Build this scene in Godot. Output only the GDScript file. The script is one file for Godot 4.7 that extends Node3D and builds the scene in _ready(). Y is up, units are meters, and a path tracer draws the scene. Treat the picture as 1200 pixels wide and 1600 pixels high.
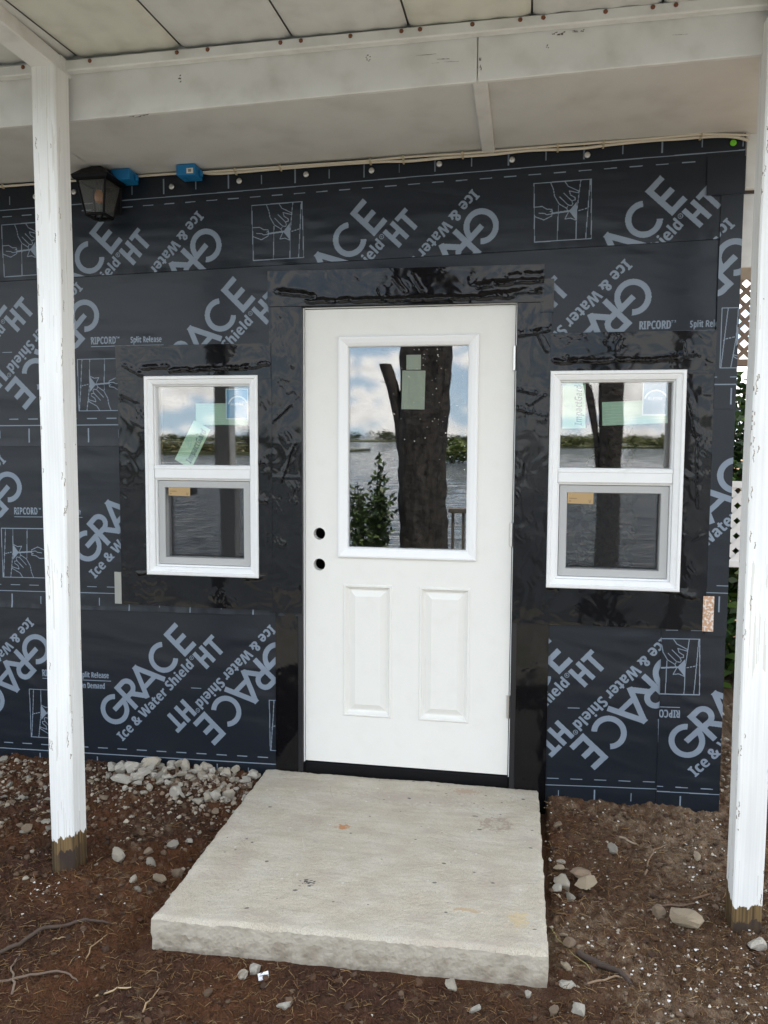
extends Node3D

# ---------------------------------------------------------------- mesh builder
class MB:
	var v := PackedVector3Array()
	var n := PackedVector3Array()
	var uv := PackedVector2Array()
	var c := PackedColorArray()
	var ix := PackedInt32Array()
	var col := Color.WHITE
	var t := Transform3D()

	func quad(a: Vector3, b: Vector3, cc: Vector3, d: Vector3, u: Array = []) -> void:
		var m := (cc - a).cross(d - b).normalized()
		var i := v.size()
		var q := [a, b, cc, d]
		for k in 4:
			v.append(t * (q[k] as Vector3)); n.append((t.basis * m).normalized()); c.append(col)
			uv.append(u[k] if u.size() == 4 else Vector2.ZERO)
		ix.append_array(PackedInt32Array([i, i + 2, i + 1, i, i + 3, i + 2]))

	func tri(a: Vector3, b: Vector3, cc: Vector3) -> void:
		var m := (b - a).cross(cc - a).normalized()
		var i := v.size()
		for p in [a, b, cc]:
			v.append(t * (p as Vector3)); n.append((t.basis * m).normalized()); c.append(col); uv.append(Vector2.ZERO)
		ix.append_array(PackedInt32Array([i, i + 2, i + 1]))

	# axis-aligned box from lo to hi with chamfered edges
	func box(lo: Vector3, hi: Vector3, b := 0.0) -> void:
		var ce := (lo + hi) * 0.5
		var h := (hi - lo) * 0.5
		b = minf(b, minf(h.x, minf(h.y, h.z)) * 0.9)
		for ax in 3:
			for s in [-1.0, 1.0]:
				var u := (ax + 1) % 3
				var w := (ax + 2) % 3
				var q := []
				for k in [[-1, -1], [1, -1], [1, 1], [-1, 1]]:
					var p := Vector3.ZERO
					p[ax] = s * h[ax]; p[u] = k[0] * (h[u] - b); p[w] = k[1] * (h[w] - b)
					q.append(ce + p)
				if s > 0: quad(q[0], q[1], q[2], q[3])
				else: quad(q[3], q[2], q[1], q[0])
		if b <= 0.0: return
		for ax in 3:
			var u := (ax + 1) % 3
			var w := (ax + 2) % 3
			for su in [-1.0, 1.0]:
				for sw in [-1.0, 1.0]:
					var q := []
					for k in [[-1.0, 0], [1.0, 0], [1.0, 1], [-1.0, 1]]:
						var p := Vector3.ZERO
						p[ax] = k[0] * (h[ax] - b)
						p[u] = su * (h[u] if k[1] == 0 else h[u] - b)
						p[w] = sw * (h[w] - b if k[1] == 0 else h[w])
						q.append(ce + p)
					var out := Vector3.ZERO
					out[u] = su; out[w] = sw
					var m: Vector3 = (q[2] - q[0]).cross(q[3] - q[1])
					if m.dot(out) > 0: quad(q[0], q[1], q[2], q[3])
					else: quad(q[3], q[2], q[1], q[0])
		for sx in [-1.0, 1.0]:
			for sy in [-1.0, 1.0]:
				for sz in [-1.0, 1.0]:
					var a := ce + Vector3(sx * h.x, sy * (h.y - b), sz * (h.z - b))
					var d := ce + Vector3(sx * (h.x - b), sy * h.y, sz * (h.z - b))
					var e := ce + Vector3(sx * (h.x - b), sy * (h.y - b), sz * h.z)
					if sx * sy * sz > 0: tri(a, d, e)
					else: tri(a, e, d)

	# ring between rectangles (x0, y0, x1, y1) at depths za (outer) and zb (inner)
	func ring(A: Array, za: float, B: Array, zb: float) -> void:
		var a := [Vector3(A[0], A[1], za), Vector3(A[2], A[1], za), Vector3(A[2], A[3], za), Vector3(A[0], A[3], za)]
		var b := [Vector3(B[0], B[1], zb), Vector3(B[2], B[1], zb), Vector3(B[2], B[3], zb), Vector3(B[0], B[3], zb)]
		for k in 4:
			quad(a[k], a[(k + 1) % 4], b[(k + 1) % 4], b[k])

	func rings(list: Array) -> void:
		for k in list.size() - 1:
			ring(list[k][0], list[k][1], list[k + 1][0], list[k + 1][1])

	func tube(pts: Array, rad: Array, sides := 8, cap := true) -> void:
		var base := v.size()
		var cnt := pts.size()
		var side := Vector3.ZERO
		for k in cnt:
			var d: Vector3 = ((pts[mini(k + 1, cnt - 1)] as Vector3) - (pts[maxi(k - 1, 0)] as Vector3)).normalized()
			if side == Vector3.ZERO:
				side = d.cross(Vector3.UP if absf(d.y) < 0.9 else Vector3.RIGHT).normalized()
			else:
				side = (side - d * side.dot(d)).normalized()
			var up := side.cross(d)
			for s in sides + 1:
				var a := TAU * s / sides
				var nn := side * cos(a) + up * sin(a)
				v.append(t * ((pts[k] as Vector3) + nn * float(rad[k]))); n.append((t.basis * nn).normalized()); c.append(col)
				uv.append(Vector2(float(s) / sides, float(k) / cnt))
		for k in cnt - 1:
			for s in sides:
				var i := base + k * (sides + 1) + s
				var j := i + sides + 1
				ix.append_array(PackedInt32Array([i, i + 1, j, i + 1, j + 1, j]))
		if cap:
			for e in [0, cnt - 1]:
				var i := v.size()
				var dn: Vector3 = ((pts[1] as Vector3) - (pts[0] as Vector3)) * -1.0 if e == 0 else (pts[cnt - 1] as Vector3) - (pts[cnt - 2] as Vector3)
				v.append(t * (pts[e] as Vector3)); n.append((t.basis * dn).normalized()); c.append(col); uv.append(Vector2.ZERO)
				for s in sides + 1:
					v.append(v[base + e * (sides + 1) + s]); n.append((t.basis * dn).normalized()); c.append(col); uv.append(Vector2.ZERO)
				for s in sides:
					if e == 0: ix.append_array(PackedInt32Array([i, i + 2 + s, i + 1 + s]))
					else: ix.append_array(PackedInt32Array([i, i + 1 + s, i + 2 + s]))

	# spin a profile of (radius, height) about y
	func lathe(prof: Array, sides := 16) -> void:
		for k in prof.size() - 1:
			for s in sides:
				var a := TAU * s / sides
				var b := TAU * (s + 1) / sides
				var p: Vector2 = prof[k]
				var q: Vector2 = prof[k + 1]
				quad(Vector3(cos(a) * p.x, p.y, -sin(a) * p.x), Vector3(cos(b) * p.x, p.y, -sin(b) * p.x), Vector3(cos(b) * q.x, q.y, -sin(b) * q.x), Vector3(cos(a) * q.x, q.y, -sin(a) * q.x))

	# smooth grid of points: rows x columns
	func grid(P: Array, U: Array = [], C: Array = [], skip: Dictionary = {}) -> void:
		var rows := P.size()
		var cols: int = P[0].size()
		var base := v.size()
		for r in rows:
			var up: PackedVector3Array = P[mini(r + 1, rows - 1)]
			var dn: PackedVector3Array = P[maxi(r - 1, 0)]
			var me: PackedVector3Array = P[r]
			for k in cols:
				var dx := me[mini(k + 1, cols - 1)] - me[maxi(k - 1, 0)]
				var dy := up[k] - dn[k]
				v.append(t * me[k]); n.append((t.basis * dx.cross(dy)).normalized())
				c.append(C[r][k] if C.size() else col)
				uv.append(U[r][k] if U.size() else Vector2.ZERO)
		for r in rows - 1:
			for k in cols - 1:
				if skip.has(r * cols + k): continue
				var i := base + r * cols + k
				ix.append_array(PackedInt32Array([i, i + cols, i + 1, i + 1, i + cols, i + cols + 1]))

	func mesh(mat: Material, into: ArrayMesh = null) -> ArrayMesh:
		var a := []
		a.resize(Mesh.ARRAY_MAX)
		a[Mesh.ARRAY_VERTEX] = v; a[Mesh.ARRAY_NORMAL] = n; a[Mesh.ARRAY_TEX_UV] = uv; a[Mesh.ARRAY_COLOR] = c; a[Mesh.ARRAY_INDEX] = ix
		var m := into if into else ArrayMesh.new()
		m.add_surface_from_arrays(Mesh.PRIMITIVE_TRIANGLES, a)
		m.surface_set_material(m.get_surface_count() - 1, mat)
		return m

# ---------------------------------------------------------------- helpers
var used := {}
var M := {}
var rng := RandomNumberGenerator.new()

func numbered(called: String) -> String:
	if not used.has(called):
		used[called] = 0
		return called
	used[called] += 1
	return "%s_%03d" % [called, used[called]]

func meta(o: Node, label: String, category: String, group := "", kind := "") -> void:
	if label: o.set_meta("label", label)
	if category: o.set_meta("category", category)
	if group: o.set_meta("group", group)
	if kind: o.set_meta("kind", kind)

func thing(called: String, label: String, category: String, at := Vector3.ZERO, group := "", kind := "") -> Node3D:
	var o := Node3D.new()
	o.name = numbered(called)
	add_child(o)
	o.position = at
	meta(o, label, category, group, kind)
	return o

func single(called: String, mesh: Mesh, label: String, category: String, at := Vector3.ZERO, group := "", kind := "") -> MeshInstance3D:
	var o := MeshInstance3D.new()
	o.name = numbered(called)
	o.mesh = mesh
	add_child(o)
	o.position = at
	meta(o, label, category, group, kind)
	return o

func part(parent: Node3D, called: String, mesh: Mesh, at := Vector3.ZERO, label := "") -> MeshInstance3D:
	var o := MeshInstance3D.new()
	o.name = called
	o.mesh = mesh
	parent.add_child(o, true)
	o.position = at
	if label: o.set_meta("label", label)
	return o

func holder(parent: Node3D, called: String, label := "", at := Vector3.ZERO) -> Node3D:
	var o := Node3D.new()
	o.name = called
	parent.add_child(o, true)
	o.position = at
	if label: o.set_meta("label", label)
	return o

func boxmesh(lo: Vector3, hi: Vector3, b: float, mat: Material) -> ArrayMesh:
	var m := MB.new()
	m.box(lo, hi, b)
	return m.mesh(mat)

func lin(r: float, g: float, b: float, a := 1.0) -> Color:
	var k := Color(r, g, b).linear_to_srgb()
	k.a = a
	return k

func mk(r: float, g: float, b: float, rough := 0.8, spec := 0.5) -> StandardMaterial3D:
	var m := StandardMaterial3D.new()
	m.albedo_color = lin(r, g, b)
	m.roughness = rough
	m.metallic_specular = spec
	return m

func nz(s: int, freq: float, oct := 4, kind := FastNoiseLite.TYPE_SIMPLEX_SMOOTH) -> FastNoiseLite:
	var f := FastNoiseLite.new()
	f.seed = s
	f.noise_type = kind
	f.frequency = freq
	f.fractal_type = FastNoiseLite.FRACTAL_FBM if oct > 1 else FastNoiseLite.FRACTAL_NONE
	f.fractal_octaves = oct
	return f

func grey(s: int, freq: float, oct := 4, size := 512, stretch := 1) -> Image:
	return nz(s, freq, oct).get_seamless_image(size, size / stretch)

# colour ramp over a grey picture; stops: [position, linear r, g, b]
func ramp(im: Image, stops: Array) -> ImageTexture:
	im.convert(Image.FORMAT_L8)
	var lut := PackedByteArray()
	for i in 256:
		var f := i / 255.0
		var a: Array = stops[0]
		var b: Array = stops[-1]
		for k in stops.size() - 1:
			if f >= stops[k][0] and f <= stops[k + 1][0]:
				a = stops[k]; b = stops[k + 1]
				break
		var w := clampf((f - a[0]) / maxf(b[0] - a[0], 1e-5), 0, 1)
		var k2 := Color(lerpf(a[1], b[1], w), lerpf(a[2], b[2], w), lerpf(a[3], b[3], w)).linear_to_srgb()
		lut.append(int(k2.r * 255)); lut.append(int(k2.g * 255)); lut.append(int(k2.b * 255))
	var src := im.get_data()
	var out := PackedByteArray()
	out.resize(src.size() * 3)
	for i in src.size():
		var j := src[i] * 3
		out[i * 3] = lut[j]; out[i * 3 + 1] = lut[j + 1]; out[i * 3 + 2] = lut[j + 2]
	return ImageTexture.create_from_image(Image.create_from_data(im.get_width(), im.get_height(), false, Image.FORMAT_RGB8, out))

func tex(im: Image) -> ImageTexture:
	return ImageTexture.create_from_image(im)

func normal_tex(im: Image, strength: float) -> ImageTexture:
	var k: Image = im.duplicate()
	k.convert(Image.FORMAT_RGBA8)
	k.bump_map_to_normal_map(strength)
	return tex(k)

func triplanar(m: StandardMaterial3D, per_metre: float, world := true) -> StandardMaterial3D:
	m.uv1_triplanar = true
	m.uv1_world_triplanar = world
	m.uv1_scale = Vector3.ONE * per_metre
	return m

func relief(m: StandardMaterial3D, im: Image, cm: float) -> StandardMaterial3D:
	m.heightmap_enabled = true
	m.heightmap_texture = tex(im)
	m.heightmap_scale = cm
	return m

func bump(m: StandardMaterial3D, t: Texture2D, amount := 1.0) -> StandardMaterial3D:
	m.normal_enabled = true
	m.normal_texture = t
	m.normal_scale = amount
	return m

# ---------------------------------------------------------------- printing on images
class Print:
	var im: Image
	var x0: float
	var x1: float
	var y0: float
	var y1: float
	var slope := 0.0
	var xf := Transform2D()
	var ink := Color.WHITE
	var heavy := true

	func px(p: Vector2) -> Vector2:
		var q := xf * p
		return Vector2((q.x - x0) / (x1 - x0) * im.get_width(), (y1 - (q.y - slope * q.x)) / (y1 - y0) * im.get_height())

	func poly(pts: Array) -> void:   # convex
		var q := []
		for p in pts: q.append(px(p))
		var lo := 1e9
		var hi := -1e9
		for p in q:
			lo = minf(lo, p.y); hi = maxf(hi, p.y)
		for y in range(maxi(0, int(floor(lo))), mini(im.get_height() - 1, int(ceil(hi))) + 1):
			var yc := y + 0.5
			var a := 1e9
			var b := -1e9
			for k in q.size():
				var s: Vector2 = q[k]
				var e: Vector2 = q[(k + 1) % q.size()]
				if (s.y <= yc) != (e.y <= yc):
					var x := s.x + (yc - s.y) / (e.y - s.y) * (e.x - s.x)
					a = minf(a, x); b = maxf(b, x)
			var i0 := maxi(0, int(round(a)))
			var i1 := mini(im.get_width(), int(round(b)))
			if i1 > i0: im.fill_rect(Rect2i(i0, y, i1 - i0, 1), ink)

	func line(a: Vector2, b: Vector2, w: float, ext := 0.0) -> void:
		var d := (b - a).normalized()
		var s := Vector2(-d.y, d.x) * w * 0.5
		a -= d * ext; b += d * ext
		poly([a + s, b + s, b - s, a - s])

	func lines(pts: Array, w: float) -> void:
		for k in pts.size() - 1: line(pts[k], pts[k + 1], w, w * 0.35)

	func arc(ce: Vector2, r: float, a0: float, a1: float, w: float) -> void:
		var steps := maxi(6, int(absf(a1 - a0) / 0.09))
		for k in steps:
			var s := deg_to_rad(0) + lerpf(a0, a1, float(k) / steps)
			var e := lerpf(a0, a1, float(k + 1) / steps) + 0.004
			var u := Vector2(cos(s), sin(s))
			var v := Vector2(cos(e), sin(e))
			poly([ce + u * (r + w / 2), ce + v * (r + w / 2), ce + v * (r - w / 2), ce + u * (r - w / 2)])

	# text with its lower left corner at p, letters h high (capitals), stretched to width w if given
	func text(s: String, p: Vector2, h: float, w := 0.0, bold := 700, slant := 0.0) -> void:
		var f := SystemFont.new()
		f.font_names = PackedStringArray(["Droid Sans"])
		f.font_weight = bold
		var tm := TextMesh.new()
		tm.font = f
		tm.font_size = 64
		tm.pixel_size = 0.01
		tm.depth = 0.0
		tm.curve_step = 1.0
		tm.text = "H"
		var cap := tm.get_aabb()
		tm.text = s
		var bb := tm.get_aabb()
		var ar := tm.surface_get_arrays(0)
		var vs: PackedVector3Array = ar[Mesh.ARRAY_VERTEX]
		var id: PackedInt32Array = ar[Mesh.ARRAY_INDEX]
		var k := h / cap.size.y
		var kx := w / bb.size.x if w > 0 else k
		for i in range(0, id.size(), 3):
			var q := []
			for j in 3:
				var a := vs[id[i + j]]
				var y := (a.y - cap.position.y) * k
				q.append(p + Vector2((a.x - bb.position.x) * kx + y * slant, y))
			poly(q)
			if heavy and h > 0.02:
				var e := h * 0.045
				poly([q[0] + Vector2(e, 0), q[1] + Vector2(e, 0), q[2] + Vector2(e, 0)])
				poly([q[0] + Vector2(e * 0.5, e * 0.5), q[1] + Vector2(e * 0.5, e * 0.5), q[2] + Vector2(e * 0.5, e * 0.5)])

func logo(P: Print, g: Vector2, ang: float) -> void:
	P.xf = Transform2D(ang, g)
	var w := 0.0245
	var r := 0.0735 - w / 2
	# G
	P.arc(Vector2.ZERO, r, deg_to_rad(42), deg_to_rad(360), w)
	P.line(Vector2(-0.005, 0.0), Vector2(r + w / 2, 0.0), w)
	# R
	P.line(Vector2(0.086, -0.0735), Vector2(0.086, 0.0735), w)
	P.line(Vector2(0.086, 0.0735 - w / 2), Vector2(0.121, 0.0735 - w / 2), w)
	P.line(Vector2(0.086, -0.004), Vector2(0.121, -0.004), w)
	P.arc(Vector2(0.121, 0.0286), 0.0327, deg_to_rad(-90), deg_to_rad(90), w)
	P.line(Vector2(0.118, -0.006), Vector2(0.166, -0.0665), w, 0.004)
	# A
	P.line(Vector2(0.164, -0.0735), Vector2(0.2235, 0.066), w, 0.004)
	P.line(Vector2(0.290, -0.0735), Vector2(0.2235, 0.066), w, 0.004)
	P.poly([Vector2(0.209, 0.0735), Vector2(0.238, 0.0735), Vector2(0.232, 0.052), Vector2(0.215, 0.052)])
	P.line(Vector2(0.188, -0.032), Vector2(0.262, -0.032), w * 0.9)
	# C
	P.arc(Vector2(0.364, 0.0), r, deg_to_rad(48), deg_to_rad(312), w)
	# E
	P.line(Vector2(0.4555, -0.0735), Vector2(0.4555, 0.0735), w)
	for y in [-0.0735 + w / 2, 0.0, 0.0735 - w / 2]:
		P.line(Vector2(0.4555, y), Vector2(0.527 if y != 0.0 else 0.520, y), w)
	P.text("Ice & Water Shield", Vector2(-0.086, -0.134), 0.046, 0.530)
	P.arc(Vector2(0.4635, -0.098), 0.009, 0, TAU, 0.0028)
	P.text("R", Vector2(0.4602, -0.1025), 0.009)
	# HT
	var hw := 0.021
	for x in [0.488, 0.5335]: P.line(Vector2(x, -0.187), Vector2(x, -0.090), hw)
	P.line(Vector2(0.488, -0.138), Vector2(0.5335, -0.138), hw * 0.9)
	P.line(Vector2(0.585, -0.187), Vector2(0.585, -0.090), hw)
	P.line(Vector2(0.553, -0.100), Vector2(0.617, -0.100), hw * 0.95)

# square diagram: two hands and a cord; box centre c, half size h, turned by ang
func diagram(P: Print, at: Vector2, ang: float) -> void:
	P.xf = Transform2D(ang, at).scaled_local(Vector2(0.228, 0.236))
	var w := 0.017
	var q := func(x: float, y: float) -> Vector2: return Vector2(x - 0.5, 0.5 - y)
	var L := func(l: Array, ww := 0.0155) -> void:
		var o := []
		for i in range(0, l.size(), 2): o.append(q.call(l[i], l[i + 1]))
		P.lines(o, ww)
	L.call([0, 0, 1, 0, 1, 1, 0, 1, 0, 0], w)
	L.call([0.82, 0.0, 0.75, 0.5, 0.73, 1.0]); L.call([0.985, 0.0, 0.90, 1.0])
	L.call([0.43, 0.4, 0.40, 1.0])
	L.call([0.29, 0.0, 0.34, 0.12, 0.36, 0.24, 0.44, 0.38, 0.57, 0.46, 0.59, 0.43])
	L.call([0.54, 0.0, 0.60, 0.09, 0.68, 0.13, 0.79, 0.19, 0.78, 0.215, 0.62, 0.17, 0.64, 0.24, 0.72, 0.29, 0.72, 0.33, 0.66, 0.34, 0.52, 0.2])
	L.call([0.66, 0.34, 0.68, 0.39, 0.66, 0.42, 0.60, 0.41, 0.45, 0.26])
	L.call([0, 0.4, 0.14, 0.4, 0.22, 0.45, 0.31, 0.46, 0.32, 0.52, 0.31, 0.57, 0.17, 0.63, 0, 0.56])
	L.call([0.08, 0.51, 0.18, 0.52, 0.22, 0.545, 0.30, 0.54]); L.call([0.28, 0.5, 0.32, 0.48])
	L.call([0.31, 0.53, 0.62, 0.51], 0.03)
	P.poly([q.call(0.61, 0.51), q.call(0.75, 0.36), q.call(0.735, 0.67)])
	L.call([0.57, 0.46, 0.60, 0.53, 0.54, 0.64, 0.64, 0.63, 0.73, 0.67])
	for k in 3: L.call([0.78 + k * 0.055, 0.515 - k * 0.012, 0.81 + k * 0.055, 0.51 - k * 0.012], 0.018)
	L.call([0.94, 0.475, 0.955, 0.46], 0.018)

# one repeat of the roll's print: the upside-down logo's G sits at (0,0); turned = the roll hangs the other way up
func roll_print(P: Print, o: Vector2, slope: float, turned: bool) -> void:
	var period := 1.2136
	var s := -1.0 if turned else 1.0
	for k in range(-4, 5):
		var g := o + Vector2(k * period, k * period * slope)
		if g.x < P.x0 - 1.0 or g.x > P.x1 + 1.0: continue
		var up := atan(slope) + deg_to_rad(45.6)
		var a := up + (0.0 if turned else PI)
		logo(P, g, a)
		logo(P, g + s * Vector2(0.405, -0.277 + 0.405 * slope), a + PI)
		var b := atan(slope) + (PI if turned else 0.0)
		diagram(P, g + s * Vector2(0.074, -0.316 + 0.074 * slope), b + PI)
		P.xf = Transform2D(b, g)
		P.text("RIPCORD", Vector2(0.028, -0.131), 0.033, 0.122, 700)
		P.text("TM", Vector2(0.152, -0.107), 0.009, 0.017)
		P.text("Split Release", Vector2(0.224, -0.128), 0.026, 0.150)
		P.line(Vector2(0.028, -0.142), Vector2(0.385, -0.142), 0.0035)
		if not turned: P.text("On Demand", Vector2(0.224, -0.180), 0.026, 0.128)
		P.line(Vector2(-0.425, -0.157), Vector2(-0.375, -0.157), 0.004)
	# selvedge: line, dashes, ticks
	P.xf = Transform2D()
	var yo := o.y - s * 0.500
	var at := func(x: float, y: float) -> Vector2: return Vector2(x, yo + s * y + slope * (x - o.x))
	P.line(at.call(P.x0, 0.0), at.call(P.x1, 0.0), 0.0042)
	var x := o.x - 6.0
	var k := 0
	while x < P.x1:
		if x > P.x0 - 0.1:
			P.line(at.call(x, 0.030), at.call(x + 0.05, 0.030), 0.0042)
		x += 0.1
	x = o.x - 6.062
	while x < P.x1 + 0.1:
		if x > P.x0 - 0.1:
			if k % 2: P.line(at.call(x, -0.022), at.call(x, -0.060), 0.0042)
			else: P.line(at.call(x, -0.014), at.call(x, -0.080), 0.006)
		k += 1
		x += 0.1517

# ---------------------------------------------------------------- setting constants
func ground_y(x: float, z: float) -> float:
	var y := -0.145 + 0.072 * exp(-maxf(z, 0.0) / 0.3)
	if x < -0.6:
		y += 0.022 * exp(-(pow((x + 1.1) / 0.3, 2.0) + pow((z - 0.14) / 0.14, 2.0)))
		y -= 0.03 * exp(-(pow((x + 0.70) / 0.07, 2.0))) * smoothstep(0.25, 0.6, z)
	if z > 1.6: y -= 0.05 * (z - 1.6)
	return y

var soil_n := nz(11, 9.0, 4)
var soil_f := nz(12, 45.0, 3)
func soil_y(x: float, z: float) -> float:
	return ground_y(x, z) + soil_n.get_noise_2d(x, z) * 0.022 + soil_f.get_noise_2d(x, z) * 0.013

func on_slab(x: float, z: float) -> bool:
	return x > -0.67 and x < 0.625 and z > -0.1 and z < 1.215

func soffit_y(x: float) -> float:
	return 2.660 + 0.010 * x

func _ready() -> void:
	rng.seed = 7
	# camera
	var cam := Camera3D.new()
	cam.name = "camera"
	cam.position = Vector3(0.5081, 1.4246, 3.4497)
	cam.rotation = Vector3(-0.0768, 0.1739, 0.0060)
	cam.fov = 65.24
	cam.near = 0.05
	cam.far = 3000.0
	add_child(cam)
	cam.current = true
	# sky, exposure
	var env := Environment.new()
	env.background_mode = Environment.BG_SKY
	env.sky = Sky.new()
	env.sky.sky_material = make_sky()
	env.tonemap_mode = Environment.TONE_MAPPER_LINEAR
	env.tonemap_exposure = 2.45
	env.sdfgi_enabled = true
	env.ssao_enabled = true
	env.ssil_enabled = true
	var we := WorldEnvironment.new()
	we.name = "environment"
	we.environment = env
	add_child(we)
	# sun: high behind the house, off to the right
	var sun := DirectionalLight3D.new()
	sun.name = "sun"
	sun.light_energy = 1.6
	sun.light_color = Color(1.0, 0.94, 0.86)
	sun.light_angular_distance = 0.5
	sun.shadow_enabled = true
	add_child(sun)
	sun.look_at_from_position(Vector3.ZERO, Vector3(-0.10, -0.95, 0.20), Vector3.RIGHT)

	make_materials()
	build_ground()
	build_house()
	build_patio()
	build_slab()
	build_posts()
	build_fixtures()
	build_stickers()
	build_rocks()
	build_litter()
	build_side_yard()
	build_shore()

func make_sky() -> PanoramaSkyMaterial:
	var w := 1024
	var h := 512
	var im := Image.create(w, h, false, Image.FORMAT_RGBF)
	var big := nz(31, 2.3, 6)
	var det := nz(32, 7.5, 5)
	for j in h:
		var el := (0.5 - (j + 0.5) / h) * PI
		for i in w:
			var az := (i + 0.5) / w * TAU
			var d := Vector3(sin(az) * cos(el), sin(el), -cos(az) * cos(el))
			if d.y < -0.02:
				im.set_pixel(i, j, Color(0.22, 0.21, 0.19))
				continue
			var y := maxf(d.y, 0.0)
			var sky := Color(0.34, 0.54, 0.86).lerp(Color(0.62, 0.80, 0.93), pow(1.0 - y, 3.0))
			var q := Vector3(d.x, d.y * 1.9, d.z) / (y * 0.75 + 0.25) + Vector3(0.0, 7.0, 0.0)
			var cov := big.get_noise_3dv(q) * 0.9 + det.get_noise_3dv(q * 1.3) * 0.35
			var a := smoothstep(-0.12, 0.06, cov)
			var lum := 1.36 - 0.46 * smoothstep(0.06, 0.50, cov) + 0.14 * det.get_noise_3dv(q * 2.0 + Vector3(0, 3, 0))
			im.set_pixel(i, j, sky.lerp(Color(lum, lum * 0.972, lum * 0.925), a * 0.95))
	var m := PanoramaSkyMaterial.new()
	m.panorama = tex(im)
	return m

func make_materials() -> void:
	var fine := grey(1, 0.03, 4, 512)
	var mid := grey(2, 0.012, 5, 512)
	var grain := grey(3, 0.02, 5, 512)
	M.fine_n = normal_tex(fine, 3.0)
	# painted timber
	M.trim = triplanar(relief(mk(0.66, 0.63, 0.57, 0.5), fine, 0.012), 0.9)
	M.trim.albedo_texture = ramp(mid.duplicate(), [[0.0, 0.78, 0.77, 0.74], [0.25, 0.88, 0.87, 0.85], [0.5, 0.96, 0.955, 0.945], [1.0, 1, 1, 1]])
	M.trim.albedo_color = lin(0.745, 0.75, 0.735)
	M.soffit = triplanar(relief(mk(0.66, 0.668, 0.655, 0.55), fine, 0.012), 0.7)
	M.soffit.albedo_texture = ramp(grey(4, 0.01, 6, 512), [[0.0, 0.82, 0.81, 0.78], [0.5, 0.95, 0.945, 0.93], [1.0, 1, 1, 0.98]])
	M.panel = []
	for k in [[0.67, 0.675, 0.655], [0.65, 0.66, 0.645], [0.66, 0.665, 0.60], [0.64, 0.65, 0.64]]:
		var m := triplanar(mk(k[0], k[1], k[2], 0.5), 1.3)
		m.albedo_texture = M.soffit.albedo_texture
		M.panel.append(m)
	M.door = mk(0.80, 0.785, 0.74, 0.38)
	triplanar(relief(M.door, fine, 0.010), 1.3)
	M.door.albedo_texture = ramp(grey(62, 0.012, 6, 512), [[0.0, 0.965, 0.96, 0.95], [0.4, 0.99, 0.99, 0.985], [1, 1, 1, 1]])
	M.white = mk(0.86, 0.86, 0.85, 0.3)
	M.vinyl = triplanar(mk(0.84, 0.845, 0.84, 0.28), 2.1)
	M.vinyl.albedo_texture = ramp(grey(63, 0.015, 6, 512), [[0.0, 0.86, 0.85, 0.82], [0.3, 0.97, 0.968, 0.96], [1, 1, 1, 1]])
	M.black = mk(0.005, 0.005, 0.006, 0.45, 0.3)
	M.dark = mk(0.02, 0.02, 0.022, 0.9)
	M.room = mk(0.035, 0.035, 0.035, 0.95)  # indoor gloom put into the colour, so reflections show in the panes
	M.steel = mk(0.62, 0.61, 0.58, 0.3)
	M.steel.metallic = 0.9
	M.rust = mk(0.16, 0.06, 0.03, 0.8)
	M.screen_frame = mk(0.44, 0.44, 0.43, 0.45)
	M.screen = StandardMaterial3D.new()
	M.screen.albedo_color = lin(0.012, 0.012, 0.014, 0.46)
	M.screen.transparency = BaseMaterial3D.TRANSPARENCY_ALPHA
	M.screen.roughness = 0.7
	M.glass = StandardMaterial3D.new()
	M.glass.albedo_color = Color(0.9, 1.0, 0.95, 0.0)
	M.glass.transparency = BaseMaterial3D.TRANSPARENCY_ALPHA
	M.glass.roughness = 0.0
	M.plywood = mk(0.22, 0.16, 0.10, 0.8)
	# flashing tape
	M.tape = mk(0.004, 0.004, 0.005, 0.085, 0.40)
	# soil
	M.soil = triplanar(mk(1, 1, 1, 0.95, 0.25), 2.3)
	M.soil.albedo_texture = ramp(grey(6, 0.06, 5, 1024), [[0.0, 0.25, 0.25, 0.25], [0.45, 0.75, 0.72, 0.7], [0.62, 1, 1, 1], [0.8, 1, 1, 1]])
	M.soil.vertex_color_use_as_albedo = true
	relief(M.soil, grey(7, 0.09, 4, 1024), 0.5)
	M.tint = mk(1, 1, 1, 0.85, 0.35)
	M.tint.vertex_color_use_as_albedo = true
	# stone
	M.rock = []
	for k in [[0.50, 0.45, 0.37], [0.42, 0.34, 0.24], [0.34, 0.31, 0.26], [0.56, 0.52, 0.45], [0.30, 0.22, 0.15]]:
		var m := triplanar(mk(k[0], k[1], k[2], 0.85), 6.0, false)
		m.albedo_texture = ramp(grey(8, 0.03, 5, 256), [[0.0, 0.45, 0.42, 0.38], [0.4, 0.85, 0.83, 0.8], [1, 1, 1, 1]])
		relief(m, grey(9, 0.05, 4, 256), 0.25)
		M.rock.append(m)
	M.bark = triplanar(mk(0.036, 0.033, 0.031, 0.95), 1.0)
	M.leaf = mk(0.045, 0.085, 0.025, 0.5)
	M.leaf.backlight = Color(0.25, 0.35, 0.1)

# ---------------------------------------------------------------- ground
func axis_steps(lo: float, f0: float, f1: float, hi: float, step: float) -> Array:
	var o := []
	var x := f0
	var d := step
	var before := []
	while x > lo:
		d *= 1.35
		x -= d
		before.append(maxf(x, lo))
	before.reverse()
	o.append_array(before)
	x = f0
	while x < f1:
		o.append(x)
		x += step
	d = step
	while x < hi:
		o.append(x)
		x += d
		d *= 1.35
	o.append(hi)
	return o

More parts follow.
